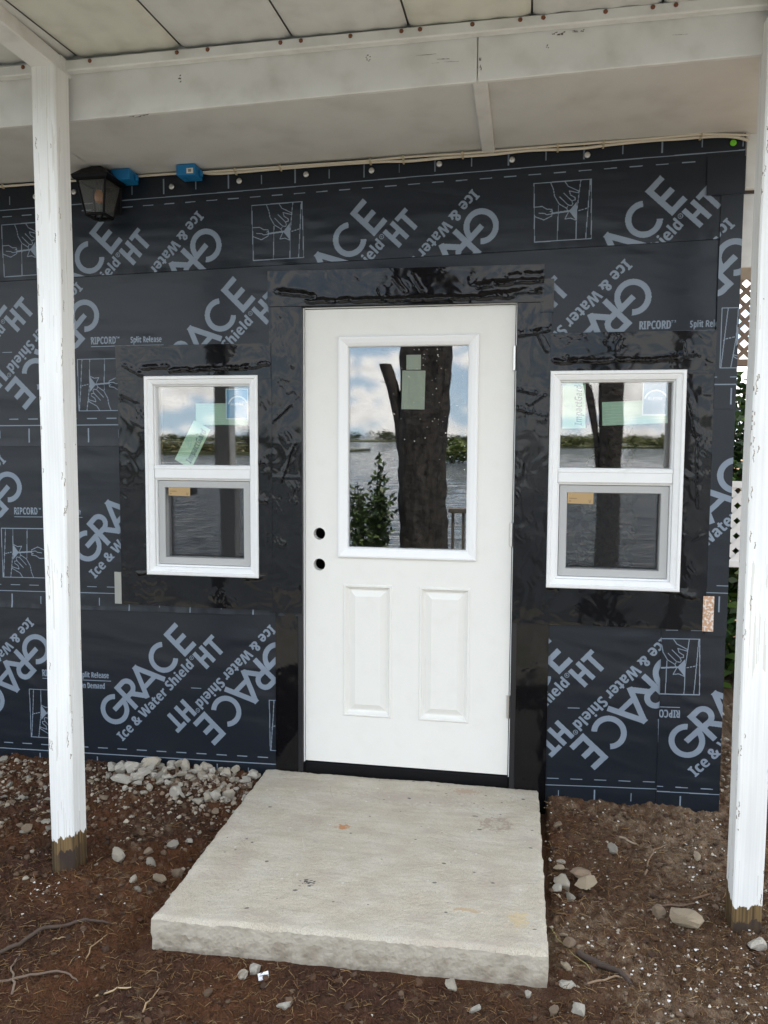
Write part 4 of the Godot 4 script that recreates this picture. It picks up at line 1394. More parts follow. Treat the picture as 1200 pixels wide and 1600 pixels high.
func build_stickers() -> void:
	var green := Color(0.40, 0.62, 0.46)
	var impact := func(P: Print) -> void:
		P.ink = Color(0.30, 0.52, 0.40).linear_to_srgb()
		P.poly([Vector2(-0.02, 0.012), Vector2(0.0, 0.046), Vector2(0.012, 0.018)])
		P.poly([Vector2(-0.028, 0.004), Vector2(0.03, 0.02), Vector2(0.0, 0.004)])
		P.ink = Color(0.03, 0.09, 0.12).linear_to_srgb()
		P.text("ImpactGard", Vector2(-0.083, -0.033), 0.030, 0.166, 700, 0.12)
	var plain := func(P: Print) -> void:
		P.ink = Color(0.52, 0.72, 0.58).linear_to_srgb()
		for k in 7:
			var y := P.y0 + (k + 0.6) * (P.y1 - P.y0) / 8.0
			var q := []
			for i in 12: q.append(Vector2(lerpf(P.x0 + 0.005, P.x1 - 0.005, i / 11.0), y + sin(i * 1.3 + k * 2.0) * 0.0022))
			P.lines(q, 0.0009)
	var badge := func(P: Print) -> void:
		P.ink = Color(0.75, 0.88, 0.92).linear_to_srgb()
		P.poly([Vector2(P.x0, P.y0), Vector2(P.x1, P.y0), Vector2(P.x1, P.y1), Vector2(P.x0, P.y1)])
		P.ink = Color(0.05, 0.30, 0.52).linear_to_srgb()
		P.poly([Vector2(P.x0 + 0.004, P.y0 + 0.006), Vector2(P.x1 - 0.004, P.y0 + 0.006), Vector2(P.x1 - 0.004, P.y1 - 0.004), Vector2(P.x0 + 0.004, P.y1 - 0.004)])
		P.ink = Color(0.72, 0.86, 0.92).linear_to_srgb()
		P.arc(Vector2(0.004, -0.012), 0.046, deg_to_rad(20), deg_to_rad(165), 0.007)
		P.text("ALPINE", Vector2(-0.030, -0.006), 0.012, 0.060)
	var tan := func(P: Print) -> void:
		P.ink = Color(0.20, 0.13, 0.06).linear_to_srgb()
		P.text("V", Vector2(0.033, -0.034), 0.014, 0.012)
		P.line(Vector2(-0.046, -0.016), Vector2(-0.014, -0.016), 0.0035)
		P.line(Vector2(-0.046, -0.027), Vector2(-0.038, -0.027), 0.005)
		P.ink = Color(0.33, 0.22, 0.10).linear_to_srgb()
		for k in 3: P.line(Vector2(-0.047, 0.031 - k * 0.006), Vector2(0.036, 0.031 - k * 0.006), 0.0018)
		P.ink = Color(0.58, 0.40, 0.24).linear_to_srgb()
		P.lines([Vector2(-0.049, -0.005), Vector2(-0.038, -0.005), Vector2(-0.038, 0.008), Vector2(-0.049, 0.008), Vector2(-0.049, -0.005)], 0.001)
	var blank := func(_P: Print) -> void: pass
	var z := -0.0290
	sticker("window_sticker", "tilted green sticker with dark lettering in the window near the lantern", 0.205, 0.091, Vector3(-0.998, 1.446, z), deg_to_rad(62), impact, green)
	sticker("window_sticker", "wide green sticker with wavy lines behind the tilted one", 0.250, 0.098, Vector3(-0.856, 1.585, z - 0.002), 0.0, plain, Color(0.33, 0.52, 0.38))
	sticker("window_sticker", "blue arched badge sticker in the window near the lantern", 0.106, 0.138, Vector3(-0.782, 1.630, z + 0.001), 0.0, badge, green)
	sticker("window_sticker", "tan label on the screen of the window near the lantern", 0.105, 0.073, Vector3(-1.056, 1.247, -0.0085), deg_to_rad(-1), tan, Color(0.42, 0.28, 0.13))
	sticker("window_sticker", "upright pale green lettered sticker in the window near the house corner", 0.190, 0.095, Vector3(0.706, 1.617, z), deg_to_rad(91), impact, green)
	sticker("window_sticker", "wide green torn sticker in the window near the house corner", 0.262, 0.098, Vector3(0.953, 1.588, z - 0.002), deg_to_rad(2.5), plain, Color(0.33, 0.52, 0.38))
	sticker("window_sticker", "blue arched badge sticker in the window near the house corner", 0.100, 0.140, Vector3(1.032, 1.645, z + 0.001), 0.0, badge, green)
	sticker("window_sticker", "tan label on the screen of the window near the house corner", 0.106, 0.075, Vector3(0.741, 1.243, -0.0085), deg_to_rad(-1), tan, Color(0.42, 0.28, 0.13))
	sticker("door_sticker", "small square pale label high in the door's glass", 0.064, 0.064, Vector3(0.021, 1.809, -0.047), 0.0, blank, Color(0.40, 0.46, 0.36))
	sticker("door_sticker", "larger pale label below the small one in the door's glass", 0.102, 0.168, Vector3(0.021, 1.689, -0.047), deg_to_rad(-1), blank, Color(0.38, 0.45, 0.35))

# ---------------------------------------------------------------- rocks, gravel, litter
func rock_mesh(s: int, flat: float, mat: Material) -> ArrayMesh:
	var sp := SphereMesh.new()
	sp.radius = 0.5
	sp.height = 1.0
	sp.radial_segments = 9
	sp.rings = 5
	var ar := sp.get_mesh_arrays()
	var vs: PackedVector3Array = ar[Mesh.ARRAY_VERTEX]
	var id: PackedInt32Array = ar[Mesh.ARRAY_INDEX]
	var f := nz(s, 1.3, 2)
	var r2 := RandomNumberGenerator.new()
	r2.seed = s
	var cuts := []
	for k in 7:
		cuts.append([Vector3(r2.randfn(), r2.randfn(), r2.randfn()).normalized(), r2.randf_range(0.23, 0.40)])
	var q := PackedVector3Array()
	for p in vs:
		var w := p * (1.0 + f.get_noise_3dv(p) * 0.5)
		for k in cuts:
			var d: float = w.dot(k[0]) - k[1]
			if d > 0: w -= (k[0] as Vector3) * d
		q.append(Vector3(w.x, w.y * flat, w.z * (0.7 + 0.05 * (s % 5))))
	var m := MB.new()
	for i in range(0, id.size(), 3):
		if q[id[i]].distance_to(q[id[i + 1]]) > 1e-4 and q[id[i + 2]].distance_to(q[id[i + 1]]) > 1e-4 and q[id[i]].distance_to(q[id[i + 2]]) > 1e-4:
			m.tri(q[id[i]], q[id[i + 2]], q[id[i + 1]])
	return m.mesh(mat)

func put_rock(mesh: Mesh, x: float, z: float, size: float, sink: float, label: String, group: String, lift := 0.0) -> void:
	var o := single("rock", mesh, label, "rock", Vector3(x, soil_y(x, z) + size * (0.30 - sink) + lift, z), group)
	o.rotation = Vector3(rng.randfn(0, 0.25), rng.randf() * TAU, rng.randfn(0, 0.25))
	o.scale = Vector3.ONE * size * 1.12

func build_rocks() -> void:
	var kinds := []
	for k in 15: kinds.append(rock_mesh(200 + k, [0.62, 0.45, 0.8][k % 3], M.rock[k % 5]))
	var pale := [0, 3, 5, 8, 10, 13]
	# loose rocks that stand alone
	var list := [[-1.271, 0.183, 0.097], [-1.264, 0.086, 0.098], [-1.183, 0.050, 0.098], [-1.194, 0.150, 0.090], [-1.326, 0.073, 0.079], [-1.379, 0.065, 0.073], [-1.107, 0.117, 0.058], [-0.978, 0.236, 0.068], [-0.960, 0.036, 0.071], [-0.913, 0.091, 0.051], [-0.822, 0.054, 0.051], [-0.707, 0.083, 0.062], [-0.890, 0.683, 0.039], [-1.013, 0.676, 0.051], [-0.999, 0.722, 0.061], [-0.855, 0.742, 0.049], [-0.863, 0.863, 0.037], [-0.819, 0.909, 0.037], [-0.776, 0.821, 0.048], [-0.740, 0.755, 0.054], [-0.780, 0.552, 0.034], [-0.824, 0.609, 0.050], [-0.768, 0.320, 0.042], [-1.469, 0.597, 0.055], [-1.696, 0.162, 0.048]]
	for r in list:
		var big: bool = r[2] > 0.06
		put_rock(kinds[pale[rng.randi() % pale.size()]] if big else kinds[rng.randi() % 15], r[0], r[1], r[2], 0.05 if big else 0.12, "large pale rock in the rubble pile against the wall" if big else "small rock in the soil between the post and the slab", "large rocks of the rubble pile" if big else "small rocks beside the slab")
	var fronts := [[-0.266, 1.250, 0.041], [-0.290, 1.290, 0.045], [-0.132, 1.380, 0.043], [0.327, 1.225, 0.044], [0.396, 1.317, 0.038]]
	for r in fronts: put_rock(kinds[pale[rng.randi() % pale.size()]], r[0], r[1], r[2], 0.1, "pale stone chip lying before the slab's front face", "stone chips before the slab")
	var rights := [[0.672, 0.623, 0.072, 0], [0.650, 0.655, 0.041, 3], [0.731, 0.572, 0.089, 4], [0.750, 0.617, 0.078, 1], [0.691, 0.688, 0.046, 2]]
	for r in rights: put_rock(kinds[r[3]], r[0], r[1], r[2], 0.05, "angular tan rock in the small cluster against the slab's side", "rock cluster at the slab's side")
	var more := [[0.874, 0.346, 0.050], [1.180, 0.347, 0.045], [0.984, 0.737, 0.061], [0.660, 0.908, 0.033], [0.673, 0.960, 0.047], [0.707, 0.954, 0.033], [0.660, 1.079, 0.032], [1.400, 0.568, 0.038], [0.665, 0.194, 0.040], [0.671, 0.441, 0.049], [0.661, 0.508, 0.043], [0.667, 1.145, 0.054], [0.619, 1.265, 0.035], [0.683, 1.272, 0.043], [0.546, 1.231, 0.024]]
	for r in more: put_rock(kinds[rng.randi() % 15], r[0], r[1], r[2], 0.12, "small rock in the soil between the slab and the corner post", "small rocks before the corner window")
	put_rock(kinds[6], 1.062, 0.791, 0.100, 0.02, "rounded grey rock alone on the soil near the corner post", "")
	put_rock(kinds[3], 1.262, 0.856, 0.070, 0.05, "white rock lying against the corner post's foot", "")
	# rubble pile and pebble bed
	for k in 64:
		var x := rng.randf_range(-1.25, -0.66)
		var z := 0.02 + 0.26 * pow(rng.randf(), 1.2) * (1.0 - 0.35 * absf(x + 1.0))
		put_rock(kinds[pale[rng.randi() % pale.size()]], x, z, rng.randf_range(0.022, 0.060), 0.0, "small pale stone in the rubble pile against the wall", "small stones of the rubble pile", rng.randf() * 0.012)
	for k in 85:
		var x := rng.randf_range(-2.1, -1.22)
		var z := rng.randf_range(0.03, 0.62)
		put_rock(kinds[[1, 4, 7, 2, 10, 12][rng.randi() % 6]], x, z, rng.randf_range(0.020, 0.052), 0.27, "brownish pebble in the stony bed beyond the lantern-side post", "pebbles of the stony bed")
	# finer gravel as one mass
	var spots := []
	for k in 3600:
		var x := 0.0
		var z := 0.0
		var s := 0.004 + 0.011 * pow(rng.randf(), 2.0)
		var r := rng.randf()
		if r < 0.45:
			x = rng.randf_range(-2.2, -0.66); z = 0.02 + absf(rng.randfn(0, 0.30))
		elif r < 0.62:
			x = rng.randfn(-0.92, 0.16); z = 0.02 + absf(rng.randfn(0, 0.12)); s *= 1.3
		elif r < 0.85:
			x = rng.randf_range(0.61, 1.34); z = rng.randf_range(0.02, 1.3)
			s *= 0.6
		else:
			x = 1.36 + absf(rng.randfn(0, 0.3)); z = rng.randf_range(-1.5, 1.1); s *= 1.3
		if x > -0.68 and x < 0.60: continue
		spots.append([x, z, s])
	scatter("gravel", rock_mesh(230, 0.6, M.tint), spots, [Color(0.30, 0.25, 0.19), Color(0.20, 0.14, 0.095), Color(0.38, 0.33, 0.26), Color(0.14, 0.095, 0.065)], "fine mixed gravel pressed into the soil", "gravel", 0.55)
	# crumbs and clods of the same earth
	spots = []
	for k in 2600:
		var x := rng.randf_range(-2.0, 1.5)
		var z := rng.randf_range(0.05, 1.6)
		if on_slab(x, z): continue
		spots.append([x, z, 0.004 + 0.012 * pow(rng.randf(), 3.0)])
	scatter("soil_clods", rock_mesh(232, 0.75, M.tint), spots, [Color(0.085, 0.045, 0.026), Color(0.055, 0.032, 0.021), Color(0.13, 0.085, 0.055)], "crumbs and clods of dark earth over the soil", "soil clods", 0.35)
	# shell grit: small white bits, thickest near the posts
	spots = []
	for k in 950:
		var r := rng.randf()
		var x := 0.0
		var z := 0.0
		if r < 0.30: x = rng.randfn(1.12, 0.20); z = rng.randfn(1.0, 0.14)
		elif r < 0.36: x = rng.randfn(-1.155, 0.045); z = rng.randfn(0.97, 0.05)
		elif r < 0.55: x = rng.randf_range(0.62, 1.5); z = rng.randf_range(0.02, 1.3)
		elif r < 0.68: x = rng.randfn(1.25, 0.1); z = rng.randfn(0.55, 0.3)
		else: x = rng.randf_range(-2.0, 0.7); z = rng.randf_range(0.3, 1.6)
		if on_slab(x, z) or z < 0.01 or (r >= 0.68 and rng.randf() < 0.55): continue
		spots.append([x, z, 0.0020 + 0.0060 * pow(rng.randf(), 3.0)])
	scatter("shell_grit", rock_mesh(231, 0.5, M.tint), spots, [Color(0.66, 0.63, 0.57), Color(0.55, 0.50, 0.42), Color(0.75, 0.73, 0.70)], "small white shell fragments strewn over the soil", "shell grit", 0.2)

func scatter(called: String, mesh: Mesh, spots: Array, cols: Array, label: String, cat: String, sink: float) -> void:
	var mm := MultiMesh.new()
	mm.transform_format = MultiMesh.TRANSFORM_3D
	mm.use_colors = true
	mm.mesh = mesh
	mm.instance_count = spots.size()
	for k in spots.size():
		var s: Array = spots[k]
		var b := Basis(Vector3.UP, rng.randf() * TAU) * Basis(Vector3.RIGHT, rng.randfn(0, 0.35))
		mm.set_instance_transform(k, Transform3D(b.scaled(Vector3.ONE * float(s[2]) * 2.0), Vector3(s[0], soil_y(s[0], s[1]) + float(s[2]) * (0.6 - sink), s[1])))
		mm.set_instance_color(k, (cols[rng.randi() % cols.size()] as Color) * rng.randf_range(0.75, 1.1))
	var o := MultiMeshInstance3D.new()
	o.name = numbered(called)
	o.multimesh = mm
	add_child(o)
	meta(o, label, cat, "", "stuff")

func build_litter() -> void:
	# roots, sticks and single straws
	var L := [
		["root", "long dark root lying across the soil before the lantern-side post", [Vector2(-1.082, 1.300), Vector2(-1.035, 1.271), Vector2(-1.002, 1.187), Vector2(-0.939, 1.140), Vector2(-0.887, 1.112), Vector2(-0.828, 1.101)], 0.0075, [0.075, 0.05, 0.036]],
		["stick", "thin greyish stick lying below the long dark root", [Vector2(-1.012, 1.428), Vector2(-0.915, 1.416), Vector2(-0.864, 1.384), Vector2(-0.809, 1.370), Vector2(-0.771, 1.375)], 0.0045, [0.15, 0.105, 0.078]],
		["stick", "short crooked stick crossing the thin greyish one", [Vector2(-0.926, 1.461), Vector2(-0.954, 1.415), Vector2(-0.995, 1.369), Vector2(-1.006, 1.308)], 0.004, [0.19, 0.135, 0.095]],
		["straw", "pale dry straw lying near the slab's front corner", [Vector2(-0.695, 1.407), Vector2(-0.64, 1.406), Vector2(-0.584, 1.409)], 0.0032, [0.48, 0.35, 0.20]],
		["straw", "dry straw pointing at the slab from the bottom edge of the soil", [Vector2(-0.512, 1.476), Vector2(-0.516, 1.427), Vector2(-0.515, 1.371)], 0.0030, [0.40, 0.27, 0.15]],
		["straw", "thin bent straw beside the long root's end", [Vector2(-0.797, 1.286), Vector2(-0.805, 1.216), Vector2(-0.793, 1.166)], 0.0026, [0.30, 0.20, 0.11]],
		["straw", "short straw lying on the long dark root", [Vector2(-0.950, 1.222), Vector2(-0.930, 1.208), Vector2(-0.911, 1.194)], 0.0028, [0.38, 0.27, 0.16]],
		["branch", "thick dark branch half buried beside the slab's outer corner", [Vector2(0.700, 0.997), Vector2(0.759, 1.034), Vector2(0.803, 1.062), Vector2(0.843, 1.113)], 0.012, [0.06, 0.042, 0.032]],
		["stick", "light brown stick under the thick dark branch", [Vector2(0.715, 1.136), Vector2(0.788, 1.117), Vector2(0.832, 1.098)], 0.004, [0.24, 0.16, 0.10]],
		["twig", "thin crooked twig on bare soil below the corner window", [Vector2(0.971, 0.505), Vector2(0.993, 0.408), Vector2(1.028, 0.316), Vector2(1.081, 0.281)], 0.004, [0.20, 0.13, 0.08]],
		["twig", "short pale twig near the wall below the corner window", [Vector2(0.913, 0.246), Vector2(0.947, 0.276), Vector2(0.976, 0.289)], 0.005, [0.30, 0.23, 0.16]],
		["straw", "long greenish straw bending past the slab's side", [Vector2(0.620, 0.850), Vector2(0.638, 0.934), Vector2(0.702, 1.019), Vector2(0.746, 1.072)], 0.0028, [0.28, 0.24, 0.10]],
		["twig", "straight brown twig lying beside the rounded grey rock", [Vector2(0.945, 0.714), Vector2(1.057, 0.672), Vector2(1.124, 0.652)], 0.004, [0.14, 0.09, 0.06]],
		["twig", "short brown twig touching the corner post's foot", [Vector2(1.110, 0.620), Vector2(1.19, 0.573)], 0.005, [0.17, 0.10, 0.06]]]
	for r in L:
		var pts := []
		var rad := []
		var src: Array = r[2]
		for k in src.size() - 1:
			for e in 4:
				var q: Vector2 = (src[k] as Vector2).lerp(src[k + 1], e / 4.0) + Vector2(rng.randfn(), rng.randfn()) * 0.002
				pts.append(Vector3(q.x, soil_y(q.x, q.y) + float(r[3]) * 0.8, q.y))
				rad.append(float(r[3]) * (1.0 - 0.5 * pts.size() / (src.size() * 4.0)))
		var e: Vector2 = src[-1]
		pts.append(Vector3(e.x, soil_y(e.x, e.y) + float(r[3]) * 0.8, e.y)); rad.append(float(r[3]) * 0.4)
		# level out the small bumps so that it lies on the soil rather than in it
		for it in 2:
			for k in range(1, pts.size() - 1): pts[k] = Vector3(pts[k].x, maxf(pts[k].y, (pts[k - 1].y + pts[k + 1].y) / 2.0), pts[k].z)
		var m := MB.new()
		m.tube(pts, rad, 7)
		single(r[0], m.mesh(triplanar(mk(r[4][0], r[4][1], r[4][2], 0.9), 4.0)), r[1], r[0])
	var wm := MB.new()
	wm.box(Vector3(-0.016, 0.0, -0.011), Vector3(0.016, 0.006, 0.011), 0.001)
	var ws := single("plastic_scrap", wm.mesh(mk(0.8, 0.8, 0.82, 0.4)), "small bright white plastic scrap beside the stone chips", "scrap", Vector3(-0.232, soil_y(-0.232, 1.268) + 0.004, 1.268))
	ws.rotation = Vector3(0.5, 0.5, 0.2)
	# fibres and needles: one mass
	var m := MB.new()
	m.tube([Vector3(-0.5, 0, 0), Vector3(-0.17, 0.05, 0.03), Vector3(0.2, 0.04, -0.03), Vector3(0.5, 0, 0.04)], [0.022, 0.03, 0.028, 0.012], 3, false)
	var mm := MultiMesh.new()
	mm.transform_format = MultiMesh.TRANSFORM_3D
	mm.use_colors = true
	mm.mesh = m.mesh(M.tint)
	var T := []
	var cols := [Color(0.15, 0.075, 0.035), Color(0.10, 0.055, 0.03), Color(0.22, 0.12, 0.05), Color(0.30, 0.20, 0.10), Color(0.06, 0.035, 0.022)]
	for k in 42000:
		var x := rng.randf_range(-2.0, 0.62) if k % 4 else rng.randf_range(0.6, 1.5)
		var z := rng.randf_range(0.04, 1.62)
		if x < -0.6 and z < 0.75 and rng.randf() < 0.7: continue
		if on_slab(x, z): continue
		T.append(Vector2(x, z))
	mm.instance_count = T.size()
	for k in T.size():
		var p: Vector2 = T[k]
		var s := 0.010 + 0.030 * pow(rng.randf(), 2.0)
		var b := Basis(Vector3.UP, rng.randf() * TAU) * Basis(Vector3.BACK, rng.randfn(0, 0.3))
		mm.set_instance_transform(k, Transform3D(b.scaled(Vector3.ONE * s), Vector3(p.x, soil_y(p.x, p.y) + 0.0015 + s * 0.08, p.y)))
		mm.set_instance_color(k, (cols[rng.randi() % 5] as Color) * rng.randf_range(0.7, 1.2))
	var o := MultiMeshInstance3D.new()
	o.name = "plant_fibre"
	o.multimesh = mm
	add_child(o)
	meta(o, "loose reddish brown plant fibre covering the soil", "plant litter", "", "stuff")

# ---------------------------------------------------------------- beyond the corner
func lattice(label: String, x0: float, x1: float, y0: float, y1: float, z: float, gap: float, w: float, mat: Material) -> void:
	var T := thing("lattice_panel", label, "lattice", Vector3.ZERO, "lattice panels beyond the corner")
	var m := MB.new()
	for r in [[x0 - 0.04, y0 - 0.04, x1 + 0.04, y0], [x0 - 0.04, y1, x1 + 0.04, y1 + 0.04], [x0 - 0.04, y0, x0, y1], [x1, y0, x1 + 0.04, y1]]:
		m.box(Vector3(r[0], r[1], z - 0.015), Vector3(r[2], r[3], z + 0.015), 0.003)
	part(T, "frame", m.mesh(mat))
	var area := PackedVector2Array([Vector2(x0, y0), Vector2(x1, y0), Vector2(x1, y1), Vector2(x0, y1)])
	for side in [1.0, -1.0]:
		var d := Vector2(1, side).normalized()
		var s := Vector2(-d.y, d.x)
		var k := -2.0
		while k < 2.0:
			var ce := Vector2((x0 + x1) / 2, (y0 + y1) / 2) + s * k
			var strip := PackedVector2Array([ce - d * 3 - s * w / 2, ce + d * 3 - s * w / 2, ce + d * 3 + s * w / 2, ce - d * 3 + s * w / 2])
			for pg in Geometry2D.intersect_polygons(strip, area):
				m = MB.new()
				var zz := z + (0.003 if side > 0 else -0.003)
				var tr := Geometry2D.triangulate_polygon(pg)
				for i in range(0, tr.size(), 3):
					var a := pg[tr[i]]
					var b := pg[tr[i + 1]]
					var cc := pg[tr[i + 2]]
					if (b - a).cross(cc - a) < 0:
						var sw := b
						b = cc
						cc = sw
					m.tri(Vector3(a.x, a.y, zz + 0.0025), Vector3(b.x, b.y, zz + 0.0025), Vector3(cc.x, cc.y, zz + 0.0025))
					m.tri(Vector3(a.x, a.y, zz - 0.0025), Vector3(cc.x, cc.y, zz - 0.0025), Vector3(b.x, b.y, zz - 0.0025))
				if tr.size(): part(T, "slat", m.mesh(mat))
			k += gap

func leaf_cloud(m: MB, ce: Vector3, r: Vector3, count: int, size: float, r2: RandomNumberGenerator, cols: Array) -> void:
	for k in count:
		var d := Vector3(r2.randfn(), r2.randfn(), r2.randfn()).normalized() * pow(r2.randf(), 0.4)
		var p := ce + d * r
		var ax := Vector3(r2.randfn(), r2.randfn() * 0.6 + 0.2, r2.randfn()).normalized()
		var sd := ax.cross(Vector3(r2.randfn(), r2.randfn(), r2.randfn())).normalized()
		var s := size * r2.randf_range(0.6, 1.3)
		m.col = (cols[r2.randi() % cols.size()] as Color) * r2.randf_range(0.75, 1.2)
		m.quad(p, p + ax * s * 0.45 + sd * s * 0.22, p + ax * s, p + ax * s * 0.45 - sd * s * 0.22)

func build_side_yard() -> void:
	lattice("upper lattice panel beyond the house corner, backlit shade painted as brown", 1.42, 2.9, 1.96, 2.62, -1.5, 0.060, 0.024, mk(0.24, 0.17, 0.12, 0.8))  # brown stands for slats in shade against bright sky, put into their colour
	lattice("lower white lattice panel beyond the house corner", 1.42, 2.9, 0.80, 1.22, -1.45, 0.062, 0.034, mk(0.8, 0.79, 0.76, 0.5))
	var beam := thing("carport_beam", "dark brown timber beam above the upper lattice", "beam")
	part(beam, "timber", boxmesh(Vector3(1.36, 2.665, -1.56), Vector3(3.4, 2.90, -1.46), 0.004, mk(0.07, 0.05, 0.035, 0.9)))
	var S := thing("shrub", "dense green shrub behind the lattice beyond the house corner", "shrub", Vector3(1.85, ground_y(1.85, -2.1), -2.1))
	var m := MB.new()
	var r2 := RandomNumberGenerator.new()
	r2.seed = 77
	for k in 9:
		m.tube([Vector3(r2.randf_range(-0.5, 0.5), -0.1, r2.randf_range(-0.3, 0.3)), Vector3(r2.randf_range(-0.7, 0.7), 0.9, r2.randf_range(-0.3, 0.3)), Vector3(r2.randf_range(-0.8, 0.8), 1.9, r2.randf_range(-0.4, 0.4))], [0.02, 0.015, 0.006], 5)
	part(S, "stems", m.mesh(mk(0.10, 0.07, 0.04, 0.9)))
	m = MB.new()
	leaf_cloud(m, Vector3(0, 0.85, 0), Vector3(1.1, 1.15, 0.50), 11000, 0.10, r2, [Color(0.05, 0.10, 0.02), Color(0.09, 0.16, 0.03), Color(0.03, 0.07, 0.02)])
	var lm := mk(1, 1, 1, 0.5)
	lm.vertex_color_use_as_albedo = true
	lm.backlight = Color(0.3, 0.4, 0.15)
	M.leaves = lm
	part(S, "foliage", m.mesh(lm))

# ---------------------------------------------------------------- the shore that the glass mirrors
func build_shore() -> void:
	var wn := grey(301, 0.012, 4, 512)
	var wm := triplanar(mk(0.035, 0.045, 0.052, 0.06), 0.55)
	wm.uv1_scale = Vector3(0.10, 0.5, 0.30)
	bump(wm, normal_tex(wn, 14.0), 1.6)
	var m := MB.new()
	var wave := nz(302, 0.75, 3)
	var P := []
	var zz := 5.5
	var zlist := []
	while zz < 1500.0:
		zlist.append(zz)
		zz += maxf(0.10, (zz - 5.0) * 0.016)
	zlist.append(1500.0)
	zlist.reverse()
	var xlist := axis_steps(-1500.0, -30.0, 20.0, 1500.0, 0.25)
	for z in zlist:
		var row := PackedVector3Array()
		var am: float = 0.075 * smoothstep(420.0, 30.0, z)
		for x in xlist:
			row.append(Vector3(x, -1.3 + wave.get_noise_2d(float(x) * 0.4, z) * am, z))
		P.append(row)
	m.grid(P)
	single("water", m.mesh(wm), "wide grey rippled water beyond the yard", "water", Vector3.ZERO, "", "structure")
	var land := mk(0.07, 0.08, 0.035, 0.95)
	m = MB.new()
	m.box(Vector3(-900, -1.5, 430), Vector3(900, -0.9, 700))
	m.box(Vector3(-150, -1.5, 112), Vector3(-31, -0.95, 160))
	m.box(Vector3(6, -1.5, 215), Vector3(260, -0.95, 300))
	single("far_shore", m.mesh(land), "low green shores across the water", "shore", Vector3.ZERO, "", "structure")
	# far woods as masses of leaf clumps
	var r2 := RandomNumberGenerator.new()
	r2.seed = 303
	var cols := [Color(0.05, 0.075, 0.03), Color(0.075, 0.10, 0.035), Color(0.035, 0.055, 0.028)]
	m = MB.new()
	for k in 420:
		var x := r2.randf_range(-420, 300)
		var hh := r2.randf_range(1.6, 4.2) + (4.0 * exp(-pow((x + 82.0) / 14.0, 2.0)))
		leaf_cloud(m, Vector3(x, -0.9 + hh * 0.5, r2.randf_range(431, 436)), Vector3(3.2, hh * 0.5, 1.5), 90, 1.1, r2, cols)
	single("far_woods", m.mesh(M.leaves), "far tree line on the horizon across the water", "woods", Vector3.ZERO, "", "stuff")
	m = MB.new()
	for k in 190:
		var x := r2.randf_range(-120, -32)
		var hh := r2.randf_range(0.9, 2.0)
		leaf_cloud(m, Vector3(x, -0.9 + hh * 0.5, r2.randf_range(112, 118)), Vector3(1.6, hh * 0.55, 1.0), 120, 0.45, r2, [Color(0.10, 0.11, 0.03), Color(0.13, 0.12, 0.045), Color(0.07, 0.08, 0.03)])
	for k in 260:
		var x := r2.randf_range(7, 240)
		var hh := r2.randf_range(1.6, 3.4)
		leaf_cloud(m, Vector3(x, -0.9 + hh * 0.5, r2.randf_range(215, 222)), Vector3(2.4, hh * 0.55, 1.4), 100, 0.75, r2, [Color(0.10, 0.12, 0.03), Color(0.08, 0.10, 0.03), Color(0.13, 0.13, 0.045)])
	single("marsh_brush", m.mesh(M.leaves), "low marsh brush on the nearer shores", "brush", Vector3.ZERO, "", "stuff")
	var B := thing("mangrove_bush", "round green bush standing alone in the water", "bush", Vector3(-6.9, -1.3, 85))
	m = MB.new()
	leaf_cloud(m, Vector3(0, 1.2, 0), Vector3(2.3, 1.3, 1.6), 900, 0.55, r2, [Color(0.07, 0.11, 0.02), Color(0.11, 0.14, 0.03)])
	part(B, "foliage", m.mesh(M.leaves))
	m = MB.new()
	for k in 6: m.tube([Vector3(r2.randf_range(-1, 1), -0.4, 0), Vector3(r2.randf_range(-1, 1), 1.0, 0)], [0.06, 0.03], 5)
	part(B, "roots", m.mesh(M.bark))
	for s in [[-33.0, 113.0, 3.6], [-41.0, 114.0, 4.6], [-45.0, 113.5, 3.8]]:
		var T := thing("bare_tree", "sparse small tree on the nearer shore", "tree", Vector3(s[0], -0.95, s[1]), "sparse trees on the nearer shore")
		m = MB.new()
		for k in 14:
			var q := Vector3(r2.randfn(0, 0.8), s[2] * r2.randf_range(0.6, 1.0), r2.randfn(0, 0.5))
			m.tube([Vector3.ZERO, q * 0.5 + Vector3(r2.randfn(0, 0.2), 0, 0), q], [0.09, 0.05, 0.02], 4)
		part(T, "branches", m.mesh(M.bark))
		m = MB.new()
		leaf_cloud(m, Vector3(0, s[2] * 0.7, 0), Vector3(1.3, s[2] * 0.35, 0.9), 120, 0.3, r2, cols)
		part(T, "foliage", m.mesh(M.leaves))
	# big broken trunk at the water's edge
	var ridge := nz(305, 3.0, 3)
	var stem := func(pts: Array, rad: Array, sides: int) -> ArrayMesh:
		var b := MB.new()
		var cv := Curve3D.new()
		cv.bake_interval = 0.05
		for p in pts: cv.add_point(p)
		var total := cv.get_baked_length()
		var G := []
		var n := 60
		for j in n + 1:
			var f := float(j) / n
			var ce := cv.sample_baked(f * total)
			var fi := f * (rad.size() - 1)
			var r := lerpf(rad[int(fi)], rad[mini(int(fi) + 1, rad.size() - 1)], fposmod(fi, 1.0))
			var row := PackedVector3Array()
			for s in sides + 1:
				var a := TAU * (s % sides) / sides
				var w := 1.0 + ridge.get_noise_3d(cos(a) * 2.2, sin(a) * 2.2, ce.y * 0.5) * 0.28 + ridge.get_noise_3d(cos(a) * 7.0, sin(a) * 7.0, ce.y * 1.2) * 0.12
				row.append(ce + Vector3(cos(a), 0, -sin(a)) * r * w)
			G.append(row)
		b.grid(G)
		return b.mesh(M.bark)
	relief(M.bark, grey(306, 0.02, 5, 512), 1.2)
	M.bark.albedo_texture = ramp(grey(306, 0.02, 5, 512), [[0.0, 0.3, 0.3, 0.3], [0.6, 1, 1, 1], [1, 1, 1, 1]])
